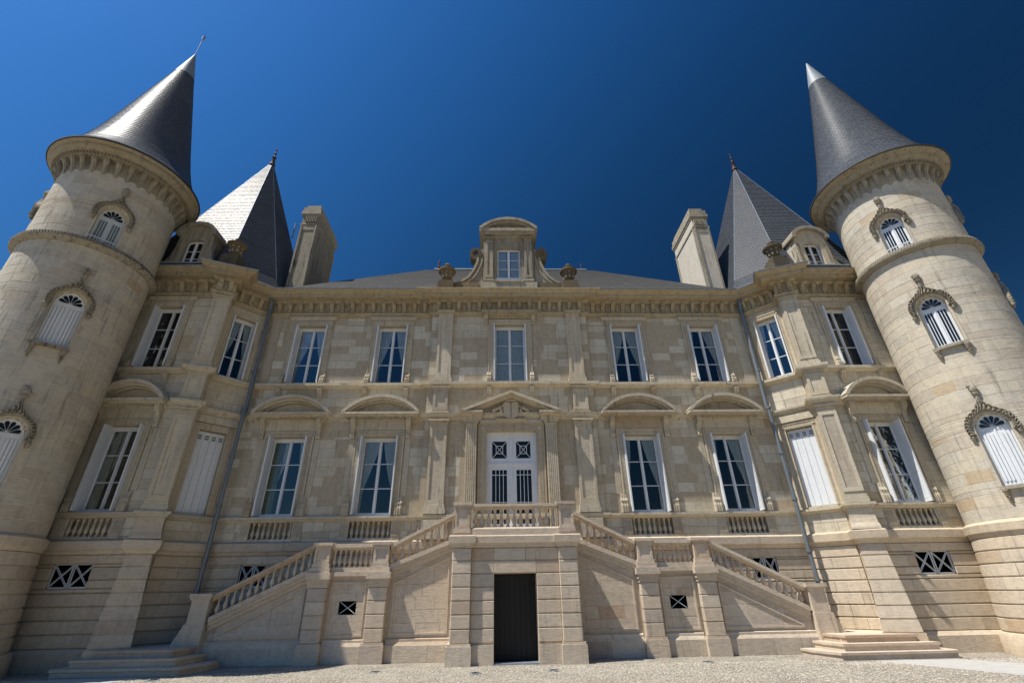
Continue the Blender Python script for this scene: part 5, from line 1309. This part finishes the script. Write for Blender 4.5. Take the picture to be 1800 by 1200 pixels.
m = MB(); m.fbox(Fr((0, YC + 0.04), (1, 0)), -1.30, 1.30, -0.24, 0.04, 3.95, 4.0); m.fbox(Fr((0, YC + 0.04), (1, 0)), -1.31, 1.31, -0.27, 0.07, 4.0, 4.08); part('handrail', m, STAIR, ST)
def pedestal(xc, w_, y0, y1, z0, z1, mat=STAIR):
    h = w_ / 2; m = MB(); m.box(xc - h + 0.03, xc + h - 0.03, y0 + 0.03, y1 - 0.03, z0, z1 - 0.13); m.box(xc - h, xc + h, y0, y1, z1 - 0.13, z1 - 0.08); m.box(xc - h - 0.035, xc + h + 0.035, y0 - 0.035, y1 + 0.035, z1 - 0.08, z1); m.box(xc - h, xc + h, y0, y1, z0, z0 + 0.12)
    o = part('pedestal', m, mat, ST)
    fr = Fr((0, y0 + 0.03), (1, 0)); m = MB(); b_ = 0.07; a, b, e, f = xc - h + 0.03, xc + h - 0.03, z0 + 0.12, z1 - 0.13
    m.fbox(fr, a + 0.001, a + b_, 0, 0.018, e, f); m.fbox(fr, b - b_, b - 0.001, 0, 0.018, e, f); m.fbox(fr, a + b_, b - b_, 0, 0.018, e, e + b_); m.fbox(fr, a + b_, b - b_, 0, 0.018, f - b_, f); part('panel_border', m, mat, o)
    return o
for s in (-1, 1): pedestal(s * 1.56, 0.50, YC - 0.02, YC + 0.40, 3.27, 4.13)
for k in range(13): inst('baluster', baluster_mesh(0.53, STAIR, 1.15), ST, (-1.17 + 2.34 * k / 12, YC + 0.16, 3.42))
# cellar door
m = MB(); m.box(-0.60, 0.60, -1.30, -1.24, 0.02, 2.17); cd = part('cellar_door', m, DWOOD, ST)
for k in range(8):
    x = -0.60 + 0.15 * k; m = MB(); m.box(x + 0.006, x + 0.144, -1.325, -1.30, 0.03, 2.16); part('plank', m, DWOOD, cd)
m = MB(); m.box(0.19, 0.23, -1.345, -1.325, 1.0, 1.06); part('door_knob', m, IRON, cd)
m = MB(); m.box(-0.61, 0.61, -1.98, -1.6, -0.02, 0.035); part('door_sill', m, ZINC, cd)
for s in (-1, 1):
    xi, xo = 3.78, 6.10
    # solid stair body
    m = MB()
    poly = [(1.80, 0), (9.30, 0), (9.30, 0.62), (8.85, 0.70), (6.10, 2.10), (3.70, 2.28), (1.80, 3.0)]
    pts = [(s * x, z) for x, z in poly]
    hv = (4.67, 5.17, 1.20, 1.54); FWc = Fr((0, YW + 0.006), (1, 0))
    # wall skin cut round the vent opening
    def quad(a, b, c_, d_): m.add([FWc.p(s * p[0], 0, p[1]) for p in (a, b, c_, d_)], [(0, 1, 2, 3)])
    quad((1.8, 0), (3.7, 0), (3.7, 2.28), (1.8, 3.1)); quad((3.7, 0), (6.1, 0), (6.1, 1.20), (3.7, 1.20)); quad((3.7, 1.54), (6.1, 1.54), (6.1, 2.2), (3.7, 2.2)); quad((3.7, 1.2), (4.67, 1.2), (4.67, 1.54), (3.7, 1.54)); quad((5.17, 1.2), (6.1, 1.2), (6.1, 1.54), (5.17, 1.54))
    quad((6.1, 0), (9.3, 0), (9.3, 0.6), (6.1, 2.15))
    part('stair_wall', m, DMORT, ST)
    # treads
    for (xa, za, xb, zb, n) in ((9.0, 0.51, 6.1, 2.30, 11), (3.72, 2.30, 1.85, 3.20, 6)):
        for k in range(n):
            x0 = xa + (xb - xa) * k / n; x1 = xa + (xb - xa) * (k + 1) / n; z = za + (zb - za) * (k + 1) / n
            m = MB(); m.box(s * x0, s * x1, -0.98, -0.15, 0.2 if k < 2 else z - 0.5, z); part('stair_tread', m, STAIR, ST)
    m = MB(); m.box(s * 3.7, s * 6.1, -1.0, -0.15, 2.1, 2.30); part('half_landing', m, STAIR, ST)
    # ashlar on the flight walls (rectangular courses, stepped under the string)
    for (xa, xb) in ((1.88, 3.66), (6.18, 8.8)):
        z = 0.62
        while z < 2.7:
            z1 = z + 0.335
            lim = []
            if xa < 4: top = lambda x: 2.18 + (3.72 - x) * 0.41
            else: top = lambda x: 2.02 - (x - 6.13) * 0.49
            # rightmost x where the course fits under the string
            xs = [xa + (xb - xa) * k / 60 for k in range(61) if top(xa + (xb - xa) * k / 60) > z + 0.1]
            if len(xs) > 3:
                a, b = min(xs), max(xs); hgt = min(z1, 3.0)
                u0, u1 = (a, b) if s > 0 else (-b, -a)
                # blocks whose far corner would stick out are hidden behind the raked string
                js = [u0]; 
                while js[-1] < u1 - 0.9: js.append(js[-1] + random.uniform(0.55, 0.95))
                js.append(u1)
                for p, q in zip(js[:-1], js[1:]):
                    tmin = min(top(abs(p)), top(abs(q)))
                    zt = min(z1, tmin + 0.06)
                    if zt - z > 0.05: SS.add(FW, p + 0.003, q - 0.003, z + 0.003, zt - 0.003, 0.003, 0.003, STAIR)
            z = z1
    SS.wall(FW, *( (4.36, 5.52) if s > 0 else (-5.52, -4.36)), 0.62, 2.12, 0.36, 0.7, 0.003, 0.003, 0.007, 0.007, STAIR, [(min(s * 4.67, s * 5.17), max(s * 4.67, s * 5.17), 1.20, 1.54)])
    # plinth
    for xa, xb in ((1.9, 3.72), (4.36, 5.5), (6.14, 9.2)):
        u0, u1 = (xa, xb) if s > 0 else (-xb, -xa); m = MB(); m.side(FW, u0, u1, [(0, -0.02), (0.09, -0.02), (0.09, 0.42), (0.05, 0.50), (0.05, 0.56), (0, 0.60)]); part('plinth', m, STAIR, ST)
        SS.wall(Fr((0, YW - 0.085), (1, 0)), u0 + 0.01, u1 - 0.01, 0.0, 0.42, 0.42, 1.0, 0.012, 0.006, 0.006, 0.01, STAIR)
    # piers
    for xa, xb in ((3.78, 4.32), (5.56, 6.10)):
        u0, u1 = (xa, xb) if s > 0 else (-xb, -xa)
        m = MB(); m.box(u0 + 0.02, u1 - 0.02, YP + 0.012, -0.5, 0, 2.12); part('pier', m, DMORT, ST)
        SS.wall(FPr, u0, u1, 0.50, 1.90, 0.35, 60.0, 0.02, 0.014, 0.022, 0.01, STAIR)
        for e, us in ((u0, -1), (u1, 1)):
            fs = Fr((e, YP + 0.01), (0, 1)) if us > 0 else Fr((e, YP + 0.20), (0, -1)); SS.wall(fs, 0, 0.19, 0.50, 1.90, 0.35, 60.0, -0.002, 0.01, 0.022, 0.01, STAIR)
        m = MB(); m.box(u0 - 0.06, u1 + 0.06, YP - 0.07, -0.6, -0.02, 0.44); m.box(u0 - 0.04, u1 + 0.04, YP - 0.045, -0.6, 0.44, 0.50); part('pier_plinth', m, STAIR, ST)
        m = MB(); m.box(u0 - 0.02, u1 + 0.02, YP - 0.03, -0.6, 1.90, 2.00); m.box(u0 - 0.05, u1 + 0.05, YP - 0.07, -0.6, 2.00, 2.12); m.box(u0 - 0.09, u1 + 0.09, YP - 0.12, -0.6, 2.12, 2.30); m.box(u0 - 0.03, u1 + 0.03, YP - 0.05, -0.6, 2.30, 2.43); part('pier_capital', m, STAIR, ST)
        pedestal((u0 + u1) / 2, 0.52, YP - 0.02, YP + 0.42, 2.42, 3.13)
    # landing parapet between the piers
    u0, u1 = (4.30, 5.58) if s > 0 else (-5.58, -4.30)
    m = MB(); m.fbox(FW, u0, u1, -0.2, 0.05, 2.12, 2.20); m.fbox(FW, u0, u1, -0.25, 0.12, 2.20, 2.32); m.fbox(FW, u0, u1, -0.2, 0.07, 2.32, 2.44); part('landing_parapet', m, STAIR, ST)
    m = MB(); m.fbox(FW, u0, u1, -0.16, 0.10, 2.93, 2.99); m.fbox(FW, u0, u1, -0.19, 0.13, 2.99, 3.10); part('handrail', m, STAIR, ST)
    for k in range(8): inst('baluster', baluster_mesh(0.49, STAIR, 1.1), ST, (u0 + (u1 - u0) * (k + 0.5) / 8, YW - 0.03 + 0.06, 2.44))
    # raked strings, handrails and balusters
    for (xa, ta, xb, tb, fa, fb, n) in ((8.80, 1.76, 6.10, 3.08, 1.20, 2.44, 13), (3.78, 3.06, 1.80, 4.02, 2.50, 3.24, 9)):
        L_ = [(s * xa, ta), (s * xb, tb)]
        def rib(dzt, dzb, d0, d1, nm):
            m = MB(); m.ribbon(FW, [(s * xa, ta + dzt), (s * xb, tb + dzt)], [(s * xa, ta + dzb), (s * xb, tb + dzb)], d0, d1); return part(nm, m, STAIR, ST)
        rib(0.0, -0.10, -0.20, 0.16, 'raked_handrail'); rib(-0.10, -0.155, -0.17, 0.12, 'handrail_moulding')
        m = MB(); m.ribbon(FW, [(s * xa, fa), (s * xb, fb)], [(s * xa, fa - 0.13), (s * xb, fb - 0.13)], -0.22, 0.13); m.ribbon(FW, [(s * xa, fa - 0.13), (s * xb, fb - 0.13)], [(s * xa, fa - 0.24), (s * xb, fb - 0.24)], -0.22, 0.09)
        m.ribbon(FW, [(s * xa, fa - 0.24), (s * xb, fb - 0.24)], [(s * xa, fa - 0.36), (s * xb, fb - 0.36)], -0.22, 0.045); part('raked_string', m, STAIR, ST)
        for k in range(n):
            t_ = (k + 0.6) / (n + 0.2); x = xa + (xb - xa) * t_; f0 = fa + (fb - fa) * t_; h0 = ta + (tb - ta) * t_ - 0.155
            hgt = h0 - f0 + 0.05; inst('baluster', baluster_mesh(round(hgt, 2), STAIR, 1.1), ST, (s * x, YW + 0.02, f0 - 0.02))
    # panel mouldings
    def frame(poly, wd=0.05, pr=0.035):
        P = [Vector((s * x, z)) for x, z in poly]; c_ = sum(P, Vector((0, 0))) / len(P); m = MB(); n = len(P)
        inn = []
        for i in range(n):
            a, b, d_ = P[i - 1], P[i], P[(i + 1) % n]; e1 = (b - a).normalized(); e2 = (d_ - b).normalized(); n1 = Vector((-e1.y, e1.x)); n2 = Vector((-e2.y, e2.x))
            if n1.dot(c_ - b) < 0: n1 = -n1
            if n2.dot(c_ - b) < 0: n2 = -n2
            bb = n1 + n2; inn.append(b + bb * (wd / max(0.3, bb.length_squared / 2)))
        for i in range(n):
            j = (i + 1) % n; m.prism(FW, [tuple(P[i]), tuple(P[j]), tuple(inn[j]), tuple(inn[i])], 0.0, pr)
        part('panel_moulding', m, STAIR, ST)
    frame([(1.97, 0.66), (3.62, 0.66), (3.62, 2.00), (1.97, 2.70)]); frame([(6.20, 0.66), (8.55, 0.66), (8.55, 0.74), (6.20, 1.88)]); frame([(4.42, 0.64), (5.46, 0.64), (5.46, 2.05), (4.42, 2.05)])
    frame([(1.93, 0.62), (3.66, 0.62), (3.66, 2.06), (1.93, 2.78)], 0.03, 0.02)
    # vent with crossed bars
    m = MB(); q = FW.p; a, b = sorted((s * 4.67, s * 5.17))
    m.add([q(a, 0.006, 1.2), q(b, 0.006, 1.2), q(b, 0.006, 1.54), q(a, 0.006, 1.54), q(a, -0.5, 1.2), q(b, -0.5, 1.2), q(b, -0.5, 1.54), q(a, -0.5, 1.54)], [(0, 4, 7, 3), (1, 2, 6, 5), (3, 7, 6, 2), (0, 1, 5, 4), (4, 5, 6, 7)])
    v_ = part('vent', m, INT, ST)
    for k in (0, 1):
        m = MB(); m.tube(q(a, -0.03 - 0.012 * k, 1.2 if k else 1.54), q(b, -0.03 - 0.012 * k, 1.54 if k else 1.2), 0.011, seg=5); part('vent_bar', m, PGREY, v_)
    # end post
    m = MB(); x0, x1 = 8.84, 9.36
    def lump(xa, xb, y0, z0, z1): m.box(s * xa, s * xb, y0, -0.55, z0, z1)
    lump(x0 - 0.02, x1 + 0.14, YP - 0.08, -0.02, 0.46); lump(x0, x1 + 0.06, YP - 0.03, 0.46, 1.02); lump(x0 + 0.02, x1, YP, 1.02, 1.64); lump(x0 - 0.02, x1 + 0.04, YP - 0.04, 1.64, 1.70); lump(x0 - 0.05, x1 + 0.07, YP - 0.07, 1.70, 1.80)
    part('end_post', m, STAIR, ST)
    m = MB(); m.add([(s * (x1), YP + 0.02, 0.46), (s * (x1 + 0.34), YP + 0.02, 0.46), (s * (x1 + 0.02), YP + 0.02, 1.1), (s * (x1), -0.6, 0.46), (s * (x1 + 0.34), -0.6, 0.46), (s * (x1 + 0.02), -0.6, 1.1)], [(0, 1, 2), (3, 5, 4), (1, 4, 5, 2), (0, 3, 4, 1), (0, 2, 5, 3)]); part('post_foot', m, STAIR, ST)
SS.build()

# ================================================================== entrance steps
for s in (-1, 1):
    t = thing('entrance_steps', 'low fan of three stone steps at the foot of the ' + ('right stair, in full sun' if s > 0 else 'left stair, half in shade'), 'steps', (s * 10.2, -1.8, 0), 'entrance steps beside the staircase')
    for k, (xa, xb, yf, ch_, z0, z1) in enumerate(((8.46, 11.72, -2.58, 0.40, -0.02, 0.17), (8.76, 11.38, -2.30, 0.34, 0.17, 0.34), (9.06, 11.02, -2.02, 0.28, 0.34, 0.51))):
        P = [(xa, yf), (xb, yf), (xb, -1.25), (xa - ch_ * 0.55, -1.25), (xa - ch_ * 0.55, yf + ch_ * 1.6)]
        if k == 0: P = [(xa, yf), (xb - 0.1, yf + 0.05), (xb, yf + 0.25), (xb, -1.4), (xa - ch_ * 0.8, -1.28), (xa - ch_ * 0.8, yf + ch_ * 1.8)]
        m = MB(); n = len(P); q = [(s * x, y) for x, y in P]; no = 0.03
        cx_, cy__ = sum(x for x, y in q) / n, sum(y for x, y in q) / n
        gr = [(x + no * (1 if x > cx_ else -1), y - (no if y < cy__ else 0)) for x, y in q]
        lay = [(q, z0), (q, z1 - 0.07), (gr, z1 - 0.055), (gr, z1)]
        v = [(x, y, z) for pp, z in lay for x, y in pp]
        f = [(j * n + i, j * n + (i + 1) % n, (j + 1) * n + (i + 1) % n, (j + 1) * n + i) for j in range(3) for i in range(n)] + [tuple(range(3 * n, 4 * n))]
        m.add(v, f, random.random()); part('step', m, STAIR, t)
    m = MB(); m.box(s * 9.0, s * 11.0, -1.9, -0.14, 0.30, 0.512); part('landing_slab', m, STAIR, t)

# uplights set in the gravel
def ground_xy(px, py):
    a = (px - 900) / 826.7; b = (py - 600) / 826.7
    d = fwd_ + rx_ * a - ux_ * b; k = -EYE.z / d.z; p = EYE + d * k; return p.x, p.y
for (x, y, lb) in ((-3.55, -2.75, 'flat steel uplight in the gravel left of the stair centre block'), (-1.05, -3.35, 'flat steel uplight in the gravel before the left door pier'), (0.85, -3.2, 'flat steel uplight in the gravel before the right door pier'),
                   (5.0, -2.3, 'flat steel uplight in the gravel below the right stair vent'), (-8.6, -3.3, 'flat steel uplight in the gravel by the left entrance steps')):
    t = thing('ground_uplight', lb, 'ground light', (x, y, 0), 'uplights set in the gravel')
    m = MB(); m.lathe(x, y, [(0.15, 0.0), (0.15, 0.018), (0.11, 0.022)], 16, close=False); part('rim', m, ZINC, t)
    m = MB(); m.lathe(x, y, [(0.112, 0.016), (0.001, 0.017)], 16, close=False); part('lens', m, GDARK, t)
